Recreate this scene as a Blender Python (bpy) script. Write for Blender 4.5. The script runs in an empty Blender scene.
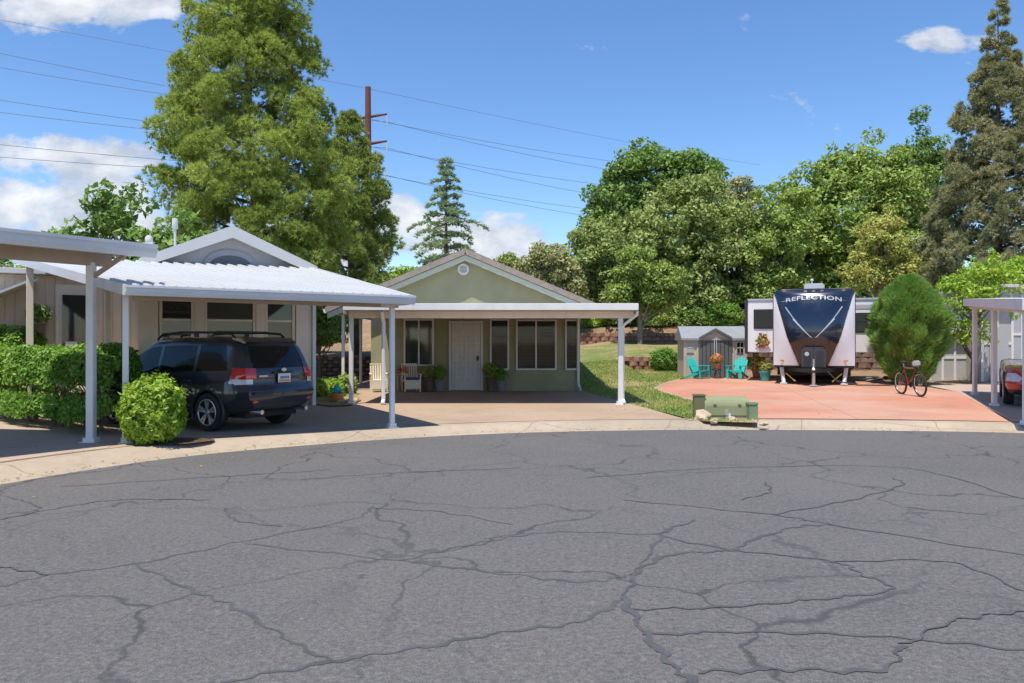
import bpy, bmesh, math, random
import numpy as np
from mathutils import Vector, Matrix
random.seed(7); RNG = np.random.default_rng(11)
R = math.radians; PI = math.pi
sc = bpy.context.scene; COL = sc.collection
F = 796.0; CH = 1.65; HZ = 341.5            # focal length in pixels, eye height, horizon row
def at(px, py, Y): return Vector(((px-512)/F*Y, Y, CH+(HZ-py)/F*Y))

# ------------------------------------------------------------------ terrain
def S(t):
    t = np.clip(t, 0, 1); return t*t*(3-2*t)
def terr(x, y):
    x = np.asarray(x, float); y = np.asarray(y, float)
    z = 0.09 + S((x-3)/3)*0.012*np.clip(y-15, 0, 21)
    wl = S((-3-x)/1.5); wr = S((x-4.6)/.8); wm = 1-wl-wr
    h1 = .62+.75*S((x-8.8)/1.2)
    zl = S((y-34.2)/.4)*.9 + np.clip(y-34.5, 0, 11.5)*.03
    zm = 1.24*np.clip((y-27)/19, 0, 1)
    zr = S((y-36.2)/.4)*h1 + np.clip(y-36.5, 0, 9.5)*(1.3-h1)/9.5
    z = z + wl*zl + wm*zm + wr*zr
    z = z + S((y-46.2)/.4)*.8*S((x+8)/3) + np.clip(y-46.5, 0, 38)*.17 + np.clip(y-84, 0, 200)*.02
    z = z + .12*S((y-40)/10)*np.sin(x*.35+1)*np.cos(y*.27)
    return z
def g(px, py):
    Y = 20.0
    for _ in range(60):
        z = float(terr((px-512)/F*Y, Y))
        Yn = (CH-z)*F/max(py-HZ, 1e-3); Y = .5*Y+.5*min(Yn, 60)
    return Vector(((px-512)/F*Y, Y, float(terr((px-512)/F*Y, Y))))

# ------------------------------------------------------------------ object helpers
def tag(o, label=None, cat=None, group=None, kind=None):
    if label: o['label'] = label
    if cat: o['category'] = cat
    if group: o['group'] = group
    if kind: o['kind'] = kind
    return o
def thing(name, label, cat, loc=(0,0,0), rz=0, group=None):
    o = bpy.data.objects.new(name, None); COL.objects.link(o)
    o.location = loc; o.rotation_euler = (0,0,rz); o.empty_display_size = .1
    return tag(o, label, cat, group)
def link(name, me, mat=None, parent=None):
    o = bpy.data.objects.new(name, me); COL.objects.link(o)
    if mat is not None:
        me.materials.append(mat)
    if parent is not None: o.parent = parent
    return o
def copy_tree(o, parent=None):
    c = o.copy(); COL.objects.link(c)
    if parent is not None: c.parent = parent
    for ch in list(o.children): copy_tree(ch, c)
    return c
class MB:
    def __init__(s): s.v = []; s.f = []
    def add(s, vs, fs):
        b = len(s.v); s.v += [tuple(p) for p in vs]; s.f += [tuple(i+b for i in f) for f in fs]; return s
    def box(s, c, d, rz=0, rx=0, ry=0):
        M = Matrix.Rotation(rz,3,'Z') @ Matrix.Rotation(ry,3,'Y') @ Matrix.Rotation(rx,3,'X')
        vs = [Vector(c)+M@Vector((a*d[0]/2, b*d[1]/2, e*d[2]/2)) for a in (-1,1) for b in (-1,1) for e in (-1,1)]
        return s.add(vs, [(0,1,3,2),(4,6,7,5),(0,4,5,1),(2,3,7,6),(0,2,6,4),(1,5,7,3)])
    def span(s, x0, x1, y0, y1, z0, z1):
        return s.box(((x0+x1)/2,(y0+y1)/2,(z0+z1)/2),(abs(x1-x0),abs(y1-y0),abs(z1-z0)))
    def bar(s, p0, p1, w, h, up=(0,0,1)):
        p0 = Vector(p0); p1 = Vector(p1); d = (p1-p0).normalized(); up = Vector(up)
        if abs(d.dot(up)) > .98: up = Vector((0,1,0))
        a = d.cross(up).normalized(); b = a.cross(d)
        vs = [q+a*i*w/2+b*j*h/2 for q in (p0,p1) for i in (-1,1) for j in (-1,1)]
        return s.add(vs, [(0,1,3,2),(4,6,7,5),(0,4,5,1),(2,3,7,6),(0,2,6,4),(1,5,7,3)])
    def tube(s, pts, r, n=8, closed=False):
        pts = [Vector(p) for p in pts]; m = len(pts); rs = r if isinstance(r,(list,tuple)) else [r]*m
        vs = []; prev = None
        for i,p in enumerate(pts):
            if closed: d = pts[(i+1)%m]-pts[i-1]
            else: d = pts[min(i+1,m-1)]-pts[max(i-1,0)]
            d = d.normalized() if d.length > 1e-9 else Vector((0,0,1))
            if prev is None:
                a = d.orthogonal().normalized()
            else:
                a = prev-d*prev.dot(d)
                a = a.normalized() if a.length > 1e-6 else d.orthogonal().normalized()
            prev = a; b = d.cross(a)
            vs += [p+(a*math.cos(2*PI*k/n)+b*math.sin(2*PI*k/n))*rs[i] for k in range(n)]
        fs = []
        for i in range(m if closed else m-1):
            j = (i+1)%m
            fs += [(i*n+k, i*n+(k+1)%n, j*n+(k+1)%n, j*n+k) for k in range(n)]
        if not closed: fs += [tuple(range(n))[::-1], tuple((m-1)*n+k for k in range(n))]
        return s.add(vs, fs)
    def lathe(s, prof, loc=(0,0,0), n=16, M=None):
        vs = []; L = Vector(loc)
        for (r,z) in prof:
            for k in range(n):
                p = Vector((r*math.cos(2*PI*k/n), r*math.sin(2*PI*k/n), z))
                vs.append(L+(M@p if M is not None else p))
        fs = []
        for i in range(len(prof)-1):
            fs += [(i*n+k, i*n+(k+1)%n, (i+1)*n+(k+1)%n, (i+1)*n+k) for k in range(n)]
        fs += [tuple(range(n))[::-1], tuple((len(prof)-1)*n+k for k in range(n))]
        return s.add(vs, fs)
    def prism(s, poly, a, b, axis='y'):
        # poly in the two other axes, extruded from a to b
        def P(u, w, t): return (u,t,w) if axis=='y' else ((t,u,w) if axis=='x' else (u,w,t))
        n = len(poly)
        vs = [P(u,w,a) for u,w in poly]+[P(u,w,b) for u,w in poly]
        fs = [tuple(range(n))[::-1], tuple(range(n,2*n))]+[(i,(i+1)%n,n+(i+1)%n,n+i) for i in range(n)]
        return s.add(vs, fs)
    def sphere(s, c, r, n=10, m=7):
        r = r if isinstance(r,(tuple,list)) else (r,r,r)
        vs = []; 
        for i in range(m+1):
            t = PI*i/m
            for k in range(n):
                vs.append((c[0]+r[0]*math.sin(t)*math.cos(2*PI*k/n), c[1]+r[1]*math.sin(t)*math.sin(2*PI*k/n), c[2]+r[2]*math.cos(t)))
        fs = [(i*n+k,(i+1)*n+k,(i+1)*n+(k+1)%n,i*n+(k+1)%n) for i in range(m) for k in range(n)]
        return s.add(vs, fs)
    def build(s, name, mat, parent=None, bevel=0, smooth=False):
        me = bpy.data.meshes.new(name); me.from_pydata(s.v, [], s.f); me.validate()
        bm = bmesh.new(); bm.from_mesh(me)
        bmesh.ops.remove_doubles(bm, verts=bm.verts, dist=1e-6)
        bmesh.ops.recalc_face_normals(bm, faces=bm.faces)
        if bevel:
            ed = [e for e in bm.edges if len(e.link_faces)==2 and e.calc_face_angle(0) > .5]
            bmesh.ops.bevel(bm, geom=ed, offset=bevel, segments=2, affect='EDGES', clamp_overlap=True)
        bm.to_mesh(me); bm.free()
        if smooth or bevel:
            me.polygons.foreach_set('use_smooth', [True]*len(me.polygons)); me.set_sharp_from_angle(angle=.7)
        return link(name, me, mat, parent)
def mesh_np(name, V, k, mat, parent=None, smooth=False):
    V = np.asarray(V, np.float32).reshape(-1,3); n = len(V)//k
    me = bpy.data.meshes.new(name)
    me.vertices.add(len(V)); me.vertices.foreach_set('co', V.ravel())
    me.loops.add(n*k); me.loops.foreach_set('vertex_index', np.arange(n*k, dtype=np.int32))
    me.polygons.add(n); me.polygons.foreach_set('loop_start', np.arange(0,n*k,k,dtype=np.int32))
    me.update(calc_edges=True)
    return link(name, me, mat, parent)

# ------------------------------------------------------------------ materials
def nd(nt, t, **kw):
    n = nt.nodes.new(t)
    for k,v in kw.items():
        if k in n.inputs: n.inputs[k].default_value = v
        else: setattr(n, k, v)
    return n
def c4(c): return (c[0],c[1],c[2],1)
def mixc(nt, fac, a, b, bt='MIX'):
    m = nt.nodes.new('ShaderNodeMix'); m.data_type='RGBA'; m.blend_type=bt
    def put(i,v):
        if isinstance(v, bpy.types.NodeSocket): nt.links.new(v, m.inputs[i])
        elif isinstance(v,(int,float)): m.inputs[i].default_value = v
        else: m.inputs[i].default_value = c4(v)
    put(0,fac); put(6,a); put(7,b); return m.outputs[2]
def mth(nt, op, a, b=0, c=0, clamp=False):
    m = nt.nodes.new('ShaderNodeMath'); m.operation = op; m.use_clamp = clamp
    for i,v in enumerate((a,b,c)):
        if isinstance(v, bpy.types.NodeSocket): nt.links.new(v, m.inputs[i])
        else: m.inputs[i].default_value = v
    return m.outputs[0]
def ramp(nt, fac, stops):
    r = nt.nodes.new('ShaderNodeValToRGB'); nt.links.new(fac, r.inputs[0]); e = r.color_ramp.elements
    while len(e) < len(stops): e.new(.5)
    for i,(p,c) in enumerate(stops):
        e[i].position = p; e[i].color = c4(c) if not isinstance(c,(int,float)) else (c,c,c,1)
    return r.outputs[0]
def noise(nt, vec, scale, detail=4, rough=.55, dist=0):
    n = nd(nt,'ShaderNodeTexNoise'); n.inputs['Scale'].default_value = scale; n.inputs['Detail'].default_value = detail
    n.inputs['Roughness'].default_value = rough; n.inputs['Distortion'].default_value = dist
    nt.links.new(vec, n.inputs['Vector']); return n.outputs['Fac']
def newmat(name):
    m = bpy.data.materials.new(name); m.use_nodes = True; nt = m.node_tree
    b = nt.nodes['Principled BSDF']; return m, nt, b
def mat(name, col, rough=.6, var=.15, scale=3, metal=0, bump=0, bscale=40, spec=.5, coat=0, dirt=None, coord='Object'):
    m, nt, b = newmat(name)
    tc = nd(nt,'ShaderNodeTexCoord').outputs[coord]
    f = noise(nt, tc, scale, 5, .6)
    lo = [max(0,c*(1-var)) for c in col]; hi = [min(1,c*(1+var)) for c in col]
    c = ramp(nt, f, [(.3,lo),(.7,hi)])
    if dirt:
        f2 = noise(nt, tc, scale*.6, 6, .7); k = mth(nt,'MULTIPLY', ramp(nt, f2, [(.5,0.0),(.75,1.0)]), dirt[1])
        c = mixc(nt, k, c, dirt[0])
    nt.links.new(c, b.inputs['Base Color'])
    rr = mth(nt,'MULTIPLY_ADD', f, .2*rough, rough*.9); nt.links.new(rr, b.inputs['Roughness'])
    b.inputs['Metallic'].default_value = metal; b.inputs['Specular IOR Level'].default_value = spec
    if coat: b.inputs['Coat Weight'].default_value = coat; b.inputs['Coat Roughness'].default_value = .04
    if bump:
        bp = nd(nt,'ShaderNodeBump'); bp.inputs['Strength'].default_value = bump; bp.inputs['Distance'].default_value = .02
        nt.links.new(noise(nt, tc, bscale, 4, .6), bp.inputs['Height']); nt.links.new(bp.outputs[0], b.inputs['Normal'])
    return m
LEAFK = 1.5
def leafmat(name, cols, trans=.3, scale=.7, rough=.55):
    """cols: dark, mid, light leaf colours; each leaf picks its own, patches of the crown lean one way."""
    m, nt, b = newmat(name); nt.nodes.remove(b); out = nt.nodes['Material Output']
    geo = nd(nt,'ShaderNodeNewGeometry'); tc = nd(nt,'ShaderNodeTexCoord')
    n1 = noise(nt, tc.outputs['Object'], scale, 3, .6)
    cols = [[min(.75,q*LEAFK) for q in c] for c in cols]
    fac = mth(nt,'ADD', mth(nt,'MULTIPLY', geo.outputs['Random Per Island'], .55), mth(nt,'MULTIPLY_ADD', n1, 1.1, -.3))
    n = len(cols); c = ramp(nt, fac, [(.1+.8*i/(n-1), cc) for i,cc in enumerate(cols)])
    d = nd(nt,'ShaderNodeBsdfDiffuse'); t = nd(nt,'ShaderNodeBsdfTranslucent'); gl = nd(nt,'ShaderNodeBsdfGlossy', Roughness=rough)
    nt.links.new(c, d.inputs['Color'])
    tcx = mixc(nt, 1.0, c, (1.0,.95,.45), 'MULTIPLY'); tg = mixc(nt, .5, tcx, c); nt.links.new(tg, t.inputs['Color'])
    m1 = nd(nt,'ShaderNodeMixShader'); m1.inputs[0].default_value = trans
    nt.links.new(d.outputs[0], m1.inputs[1]); nt.links.new(t.outputs[0], m1.inputs[2])
    m2 = nd(nt,'ShaderNodeMixShader'); m2.inputs[0].default_value = .03
    nt.links.new(m1.outputs[0], m2.inputs[1]); nt.links.new(gl.outputs[0], m2.inputs[2]); nt.links.new(m2.outputs[0], out.inputs[0])
    return m
def glassmat(name, col=(.02,.024,.022), rough=.04):
    m, nt, b = newmat(name); b.inputs['Base Color'].default_value = c4(col); b.inputs['Roughness'].default_value = rough
    b.inputs['Specular IOR Level'].default_value = .7
    tc = nd(nt,'ShaderNodeTexCoord'); bp = nd(nt,'ShaderNodeBump'); bp.inputs['Strength'].default_value = .05; bp.inputs['Distance'].default_value = .02
    nt.links.new(noise(nt, tc.outputs['Object'], 1.6, 2), bp.inputs['Height']); nt.links.new(bp.outputs[0], b.inputs['Normal'])
    return m
def clearglass(name):
    m, nt, b = newmat(name); b.inputs['Base Color'].default_value = (.02,.022,.02,1); b.inputs['Roughness'].default_value = .04; b.inputs['Specular IOR Level'].default_value = .7
    tr = nd(nt,'ShaderNodeBsdfTransparent'); tr.inputs[0].default_value = (.8,.82,.8,1); mx = nd(nt,'ShaderNodeMixShader'); mx.inputs[0].default_value = .62
    nt.links.new(b.outputs[0], mx.inputs[1]); nt.links.new(tr.outputs[0], mx.inputs[2]); nt.links.new(mx.outputs[0], nt.nodes['Material Output'].inputs[0]); return m
GLASSB = clearglass('blind_glass')
WHITE = mat('white_paint', (.74,.73,.71), .45, .06, 1.5, dirt=((.45,.40,.34),.35))
ROOFW = mat('white_roof_metal', (.57,.57,.56), .4, .05, .8, dirt=((.6,.56,.5),.3))
BROWNB = mat('underside_tan', (.42,.33,.26), .6, .1, 2)
CREAM = mat('cream_trim', (.80,.69,.55), .55, .06, 2, dirt=((.4,.33,.26),.25))
GREYS = mat('grey_siding', (.42,.43,.44), .6, .05, 2)
WALL1 = mat('taupe_siding', (.66,.55,.44), .65, .06, 2)
STUCCO = mat('olive_stucco', (.35,.335,.20), .9, .10, 1.2, bump=.35, bscale=90, dirt=((.26,.25,.15),.4))
TILE = mat('roof_tile', (.30,.25,.205), .85, .15, 6, bump=.3, bscale=30)
GLASS = glassmat('window_glass'); GLASSG = glassmat('window_glass_tree_reflection', (.05,.06,.045), .06)  # the greener glass has reflected trees put into its base colour
BLIND = mat('window_blind', (.4,.4,.38), .6, .05)
DARK = mat('dark_rubber', (.02,.02,.022), .75, .3, 8)
BLACKP = mat('black_plastic', (.025,.025,.028), .5, .2, 6)
BLACKM = mat('black_metal', (.03,.03,.032), .4, .2, 6, metal=.3)
STEEL = mat('bright_steel', (.6,.6,.6), .3, .1, 4, metal=.9)
BARK = mat('bark', (.16,.115,.08), .95, .35, 4, bump=.8, bscale=18)
BARKG = mat('grey_bark', (.23,.19,.155), .95, .3, 4, bump=.8, bscale=18)
CORTEN = mat('rust_steel', (.15,.055,.04), .8, .25, 1)
TERRA = mat('terracotta', (.5,.2,.09), .8, .15, 6)
ROCK = mat('sandstone_rock', (.50,.38,.26), .9, .25, 3, bump=.6, bscale=12)
TEAL = mat('teal_plastic', (.03,.50,.46), .45, .06, 3)
RED = mat('red_enamel', (.42,.03,.02), .3, .1, 3, coat=.7)
CONC = None
# ------------------------------------------------------------------ setting materials
def asphalt():
    m, nt, b = newmat('asphalt'); o = nd(nt,'ShaderNodeTexCoord').outputs['Object']
    n1 = noise(nt, o, .35, 5, .6, .6); n2 = noise(nt, o, 3.0, 5, .65); n3 = noise(nt, o, 30, 3, .75); n4 = noise(nt, o, 110, 2, .6)
    c = ramp(nt, n1, [(.25,(.078,.076,.073)),(.5,(.099,.095,.091)),(.62,(.111,.105,.098)),(.8,(.137,.126,.114))])
    c = mixc(nt, ramp(nt, n2, [(.45,0.0),(.8,.6)]), c, (.125,.117,.11))
    sp = ramp(nt, n3, [(.38,0.0),(.62,1.0)])
    c = mixc(nt, mth(nt,'MULTIPLY',sp,.65), c, (.20,.19,.18)); c = mixc(nt, ramp(nt, noise(nt,o,17,3,.7), [(.56,0.0),(.70,.55)]), c, (.24,.225,.205)); c = mixc(nt, ramp(nt, noise(nt,o,13,3,.7,.5), [(.30,.5),(.44,0.0)]), c, (.06,.06,.062))
    c = mixc(nt, ramp(nt, n4, [(.36,.75),(.5,0.0)]), c, (.045,.045,.05))
    # long sweeping wear bands and reddish dust spots
    n5 = noise(nt, o, .9, 3, .5, 2.0); c = mixc(nt, ramp(nt, n5, [(.64,0.0),(.78,.30)]), c, (.23,.19,.155)); c = mixc(nt, ramp(nt, noise(nt,o,1.7,6,.7), [(.70,0.0),(.74,.6)]), c, (.27,.20,.14)); c = mixc(nt, ramp(nt, noise(nt,o,.6,4,.6,1.2), [(.62,0.0),(.74,.25)]), c, (.06,.06,.062))
    v = nd(nt,'ShaderNodeTexVoronoi', feature='DISTANCE_TO_EDGE'); v.inputs['Scale'].default_value = .45
    w = nd(nt,'ShaderNodeTexNoise'); w.inputs['Scale'].default_value = 1.3; w.inputs['Detail'].default_value = 4; nt.links.new(o, w.inputs['Vector'])
    vm = nd(nt,'ShaderNodeVectorMath', operation='MULTIPLY_ADD'); nt.links.new(w.outputs['Color'], vm.inputs[0]); vm.inputs[1].default_value=(1.2,1.2,0); nt.links.new(o, vm.inputs[2])
    nt.links.new(vm.outputs[0], v.inputs['Vector'])
    gate = ramp(nt, noise(nt, o, .25, 2), [(.40,.15),(.55,.75)])
    ck = mth(nt,'MULTIPLY', ramp(nt, v.outputs['Distance'], [(.004,1.0),(.012,0.0)]), gate)
    c = mixc(nt, ck, c, (.045,.045,.048))
    v2 = nd(nt,'ShaderNodeTexVoronoi', feature='DISTANCE_TO_EDGE'); v2.inputs['Scale'].default_value = 1.15; nt.links.new(vm.outputs[0], v2.inputs['Vector'])
    g2 = ramp(nt, noise(nt, o, .4, 3, .6), [(.46,0.0),(.62,.55)]); c = mixc(nt, mth(nt,'MULTIPLY', ramp(nt, v2.outputs['Distance'], [(.003,1.0),(.011,0.0)]), g2), c, (.06,.06,.06))
    nt.links.new(c, b.inputs['Base Color']); b.inputs['Roughness'].default_value = .82; b.inputs['Specular IOR Level'].default_value = .35
    bp = nd(nt,'ShaderNodeBump'); bp.inputs['Strength'].default_value = .55; bp.inputs['Distance'].default_value = .012
    h = mth(nt,'ADD', n3, mth(nt,'MULTIPLY', n4, .5)); nt.links.new(h, bp.inputs['Height']); nt.links.new(bp.outputs[0], b.inputs['Normal'])
    return m
def concrete(name, base, stain, joint=3.0, rot=0, var=.12, tone2=None):
    m, nt, b = newmat(name); o = nd(nt,'ShaderNodeTexCoord').outputs['Object']
    n1 = noise(nt, o, .5, 6, .65, .5); n2 = noise(nt, o, 5, 5, .7); n3 = noise(nt, o, 60, 2)
    lo = [c*(1-var) for c in base]; hi = [c*(1+var) for c in base]
    c = ramp(nt, n1, [(.3,lo),(.7,hi)])
    if tone2: c = mixc(nt, ramp(nt, noise(nt, o, .28, 3), [(.45,0.0),(.62,.8)]), c, tone2)
    c = mixc(nt, ramp(nt, n2, [(.5,0.0),(.78,.5)]), c, stain)
    c = mixc(nt, mth(nt,'MULTIPLY', ramp(nt,n3,[(.35,0.0),(.65,1.0)]), .12), c, [x*.6 for x in base])
    if joint:
        mp = nd(nt,'ShaderNodeMapping'); mp.inputs['Rotation'].default_value = (0,0,rot); nt.links.new(o, mp.inputs['Vector'])
        br = nd(nt,'ShaderNodeTexBrick'); br.offset = 0; br.inputs['Scale'].default_value = 1; br.inputs['Brick Width'].default_value = joint
        br.inputs['Row Height'].default_value = joint; br.inputs['Mortar Size'].default_value = .012; br.inputs['Mortar Smooth'].default_value = .3
        nt.links.new(mp.outputs[0], br.inputs['Vector'])
        c = mixc(nt, mth(nt,'MULTIPLY', br.outputs['Fac'], .6), c, [x*.35 for x in base])
    nt.links.new(c, b.inputs['Base Color']); b.inputs['Roughness'].default_value = .85
    bp = nd(nt,'ShaderNodeBump'); bp.inputs['Strength'].default_value = .25; bp.inputs['Distance'].default_value = .01
    nt.links.new(n3, bp.inputs['Height']); nt.links.new(bp.outputs[0], b.inputs['Normal'])
    return m
def earth():
    m, nt, b = newmat('dry_earth'); o = nd(nt,'ShaderNodeTexCoord').outputs['Object']
    n1 = noise(nt, o, .4, 6, .65); n2 = noise(nt, o, 4, 6, .7)
    c = ramp(nt, n1, [(.3,(.24,.145,.08)),(.55,(.33,.215,.12)),(.72,(.38,.28,.17))])
    c = mixc(nt, ramp(nt, n2, [(.42,.7),(.6,0.0)]), c, (.18,.12,.07))
    c = mixc(nt, ramp(nt, noise(nt, o, .9, 5, .7), [(.56,0.0),(.68,.6)]), c, (.17,.18,.07))
    nt.links.new(c, b.inputs['Base Color']); b.inputs['Roughness'].default_value = .95
    bp = nd(nt,'ShaderNodeBump'); bp.inputs['Strength'].default_value = .8; bp.inputs['Distance'].default_value = .08
    nt.links.new(n2, bp.inputs['Height']); nt.links.new(bp.outputs[0], b.inputs['Normal']); return m
def turf():
    m, nt, b = newmat('lawn_turf'); o = nd(nt,'ShaderNodeTexCoord').outputs['Object']
    n1 = noise(nt, o, .45, 5, .65); n2 = noise(nt, o, 7, 5, .7)
    c = ramp(nt, n1, [(.28,(.10,.15,.03)),(.42,(.18,.22,.05)),(.49,(.28,.25,.09)),(.57,(.40,.28,.15))])
    c = mixc(nt, ramp(nt, n2, [(.4,.6),(.6,0.0)]), c, (.06,.09,.02))
    nt.links.new(c, b.inputs['Base Color']); b.inputs['Roughness'].default_value = .95; return m
ASPH = asphalt(); CONC = concrete('tan_concrete', (.39,.28,.19), (.28,.19,.125), 3.2, R(30), tone2=(.41,.32,.235))
KERB = concrete('pale_kerb_concrete', (.40,.325,.24), (.25,.195,.14), 2.4, R(20), var=.18)
CONCB = concrete('brown_concrete', (.44,.33,.26), (.31,.225,.18), 3.4, R(57))
PINK = concrete('red_stained_concrete', (.48,.215,.135), (.50,.345,.26), 4.0, R(10), var=.18, tone2=(.51,.31,.225))
EARTH = earth(); TURF = turf()
SEAL = mat('crack_sealant', (.080,.078,.079), .6, .2, 4, bump=.2, bscale=60)
STAIN = mat('pale_road_stain', (.30,.235,.18), .9, .25, 5)

# ------------------------------------------------------------------ kerb ring, road, terrain
O0 = (3.0, 3.0)
pxs = [(0,485),(100,468),(200,454.5),(300,446),(400,438.5),(500,433.5),(600,431),(780,430.2),(900,431),(1024,433)]
kp = [((x-512)/F*(CH*F/(y-HZ)), CH*F/(y-HZ)) for x,y in pxs]
kp += [(11.2,13.3),(13.2,11.5),(14.4,9),(15,6),(15,2),(14.3,-2),(12,-6.5),(8,-9.5),(3,-10.5),(-2,-9.2),(-5.5,-6),(-7,-1.5),(-7.2,2.5),(-6.9,5.5),(-6.45,7.6)]
an = np.array([math.atan2(y-O0[1], x-O0[0]) for x,y in kp]); rd = np.array([math.hypot(x-O0[0], y-O0[1]) for x,y in kp])
od = np.argsort(an); an = an[od]; rd = rd[od]
NA = 720; TH = np.linspace(-PI, PI, NA, endpoint=False)
RC = np.interp(TH, an, rd, period=2*PI)
ker = np.hanning(31); ker /= ker.sum(); RC = np.convolve(np.concatenate([RC[-15:],RC,RC[:15]]), ker, 'valid')
def ring(off): return np.stack([O0[0]+(RC+off)*np.cos(TH), O0[1]+(RC+off)*np.sin(TH)], 1)
def rings_mesh(name, offs, zf, m, smooth=True):
    V = []; Fc = []
    for i,o in enumerate(offs):
        p = ring(o); z = zf(p[:,0],p[:,1],i)
        V.append(np.column_stack([p, np.broadcast_to(z,(NA,))]))
    V = np.concatenate(V)
    k = np.arange(NA); k2 = (k+1)%NA
    for i in range(len(offs)-1):
        Fc.append(np.stack([i*NA+k, (i+1)*NA+k, (i+1)*NA+k2, i*NA+k2],1))
    Fc = np.concatenate(Fc)
    me = bpy.data.meshes.new(name); me.from_pydata(V.tolist(), [], Fc.tolist())
    if smooth: me.polygons.foreach_set('use_smooth',[True]*len(me.polygons))
    bm = bmesh.new(); bm.from_mesh(me); bmesh.ops.recalc_face_normals(bm, faces=bm.faces)
    if sum(f.normal.z for f in bm.faces) < 0: bmesh.ops.reverse_faces(bm, faces=bm.faces)
    bm.to_mesh(me); bm.free()
    return link(name, me, m)
me = bpy.data.meshes.new('road'); p = ring(.08); me.from_pydata([(x,y,0) for x,y in p], [], [tuple(range(NA))])
tag(link('road', me, ASPH), kind='structure')
KO = [0,.02,.25,.42,.52,.60,.66,1.15,1.3]; KZ = [.001,.010,.012,.03,.065,.095,.103,.108,.06]
tag(rings_mesh('kerb', KO, lambda x,y,i: KZ[i], KERB), kind='structure')
offs = list(np.arange(1.1, 46, .33))+list(np.arange(46, 80, 1.5))+[85,92,100,115,135,160,200,260,350,500]
tag(rings_mesh('ground', offs, lambda x,y,i: terr(x,y), EARTH), kind='structure')

def drape(name, poly, dz, m, step=.6, flat=None, kind='structure'):
    bm = bmesh.new(); f = bm.faces.new([bm.verts.new((x,y,0)) for x,y in poly])
    xs = [p[0] for p in poly]; ys = [p[1] for p in poly]
    for a,b,nv in ((min(xs),max(xs),(1,0,0)),(min(ys),max(ys),(0,1,0))):
        t = a+step
        while t < b:
            bmesh.ops.bisect_plane(bm, geom=bm.verts[:]+bm.edges[:]+bm.faces[:], plane_co=(t,t,0), plane_no=nv); t += step
    bmesh.ops.triangulate(bm, faces=bm.faces)
    co = np.array([v.co[:] for v in bm.verts]); z = terr(co[:,0],co[:,1])+dz
    for v,q in zip(bm.verts,z): v.co.z = float(q)
    bmesh.ops.recalc_face_normals(bm, faces=bm.faces)
    if bm.faces[0].normal.z < 0: bmesh.ops.reverse_faces(bm, faces=bm.faces)
    me = bpy.data.meshes.new(name); bm.to_mesh(me); bm.free()
    for q in me.polygons: q.use_smooth = True
    return tag(link(name, me, m), kind=kind)
def G2(l): return [tuple(g(x,y)[:2]) for x,y in l]
def kerb_between(a0, a1, off=.95, n=40):
    return [(O0[0]+(np.interp(t,TH,RC)+off)*math.cos(t), O0[1]+(np.interp(t,TH,RC)+off)*math.sin(t)) for t in np.linspace(a0,a1,n)]
def ang(p): 
    t = math.atan2(p[1]-O0[1], p[0]-O0[0]); return t
# concrete drive of the two carports: from the kerb back to the green house
pr = g(706,425); a_r = ang(pr); a_l = PI*.955
drive_poly = kerb_between(a_l, a_r)+[tuple(g(690,421.5)[:2]), tuple(g(640,407)[:2]), tuple(g(583,391.5)[:2]), (2.4,28.0), (-6.3,28.0), (-6.6,22.0), (-9.0,24.0), (-16,22.0), (-16,12.0)]
drape('driveway', drive_poly, .022, CONC)
drape('side_driveway', kerb_between(PI*.95, ang((-6.0,11.6)), .98, 20)+[(-6.15,12.7),(-10.1,16.0),(-15,16),(-15,8)], .026, CONCB)
pink_poly = kerb_between(ang(g(1016,430)), ang(g(772,428.3)), .98)+G2([(757,423),(740,413),(712,406),(687,399),(668,393.5),(655,389),(662,385.5),(680,380.5),(700,378.2),(760,377.6)])+[(10.6,30.2),(12.7,27.0)]+G2([(960,392.5)])
drape('pad', pink_poly, .023, PINK)
border = G2([(757,424.6),(740,414.6),(712,407.6),(687,400.6),(668,395),(653,389.2),(661,384.8),(680,379.6)])
inner = G2([(757,423),(740,413),(712,406),(687,399),(668,393.5),(655.5,389),(662,385.5),(680,380.5)])
drape('pad_border', border+inner[::-1], .027, KERB)
drape('parking_strip', kerb_between(ang(g(1030,430.5)), ang(g(1019,430)), .98, 6)+G2([(957,392.5)])+[(13.5,26.5),(24,23),(24,10)], .026, CONCB)
lawn_poly = G2([(583,391.8),(640,407.3),(690,420),(704,422.4),(764,424.2),(757,423.6),(740,414.6),(712,407.6),(687,400.6),(668,395),(653,389.2),(661,384.8),(680,379.6)])+[(7.0,31.0),(7.0,35.6),(10.0,36.0),(10.0,45.6),(0,45.6),(2.3,28)]
drape('lawn', lawn_poly, .024, TURF, .45)
planter_poly = G2([(309,405),(330,408),(350,407),(361,402),(356,393),(349,386.5),(330,386),(312,392)])
drape('planting_bed', planter_poly, .05, TURF, .3)
drape('back_lawn', [(-15,24.5),(-6.6,23.5),(-6.4,33.9),(-15,33.9)], .03, TURF, .6)

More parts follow.
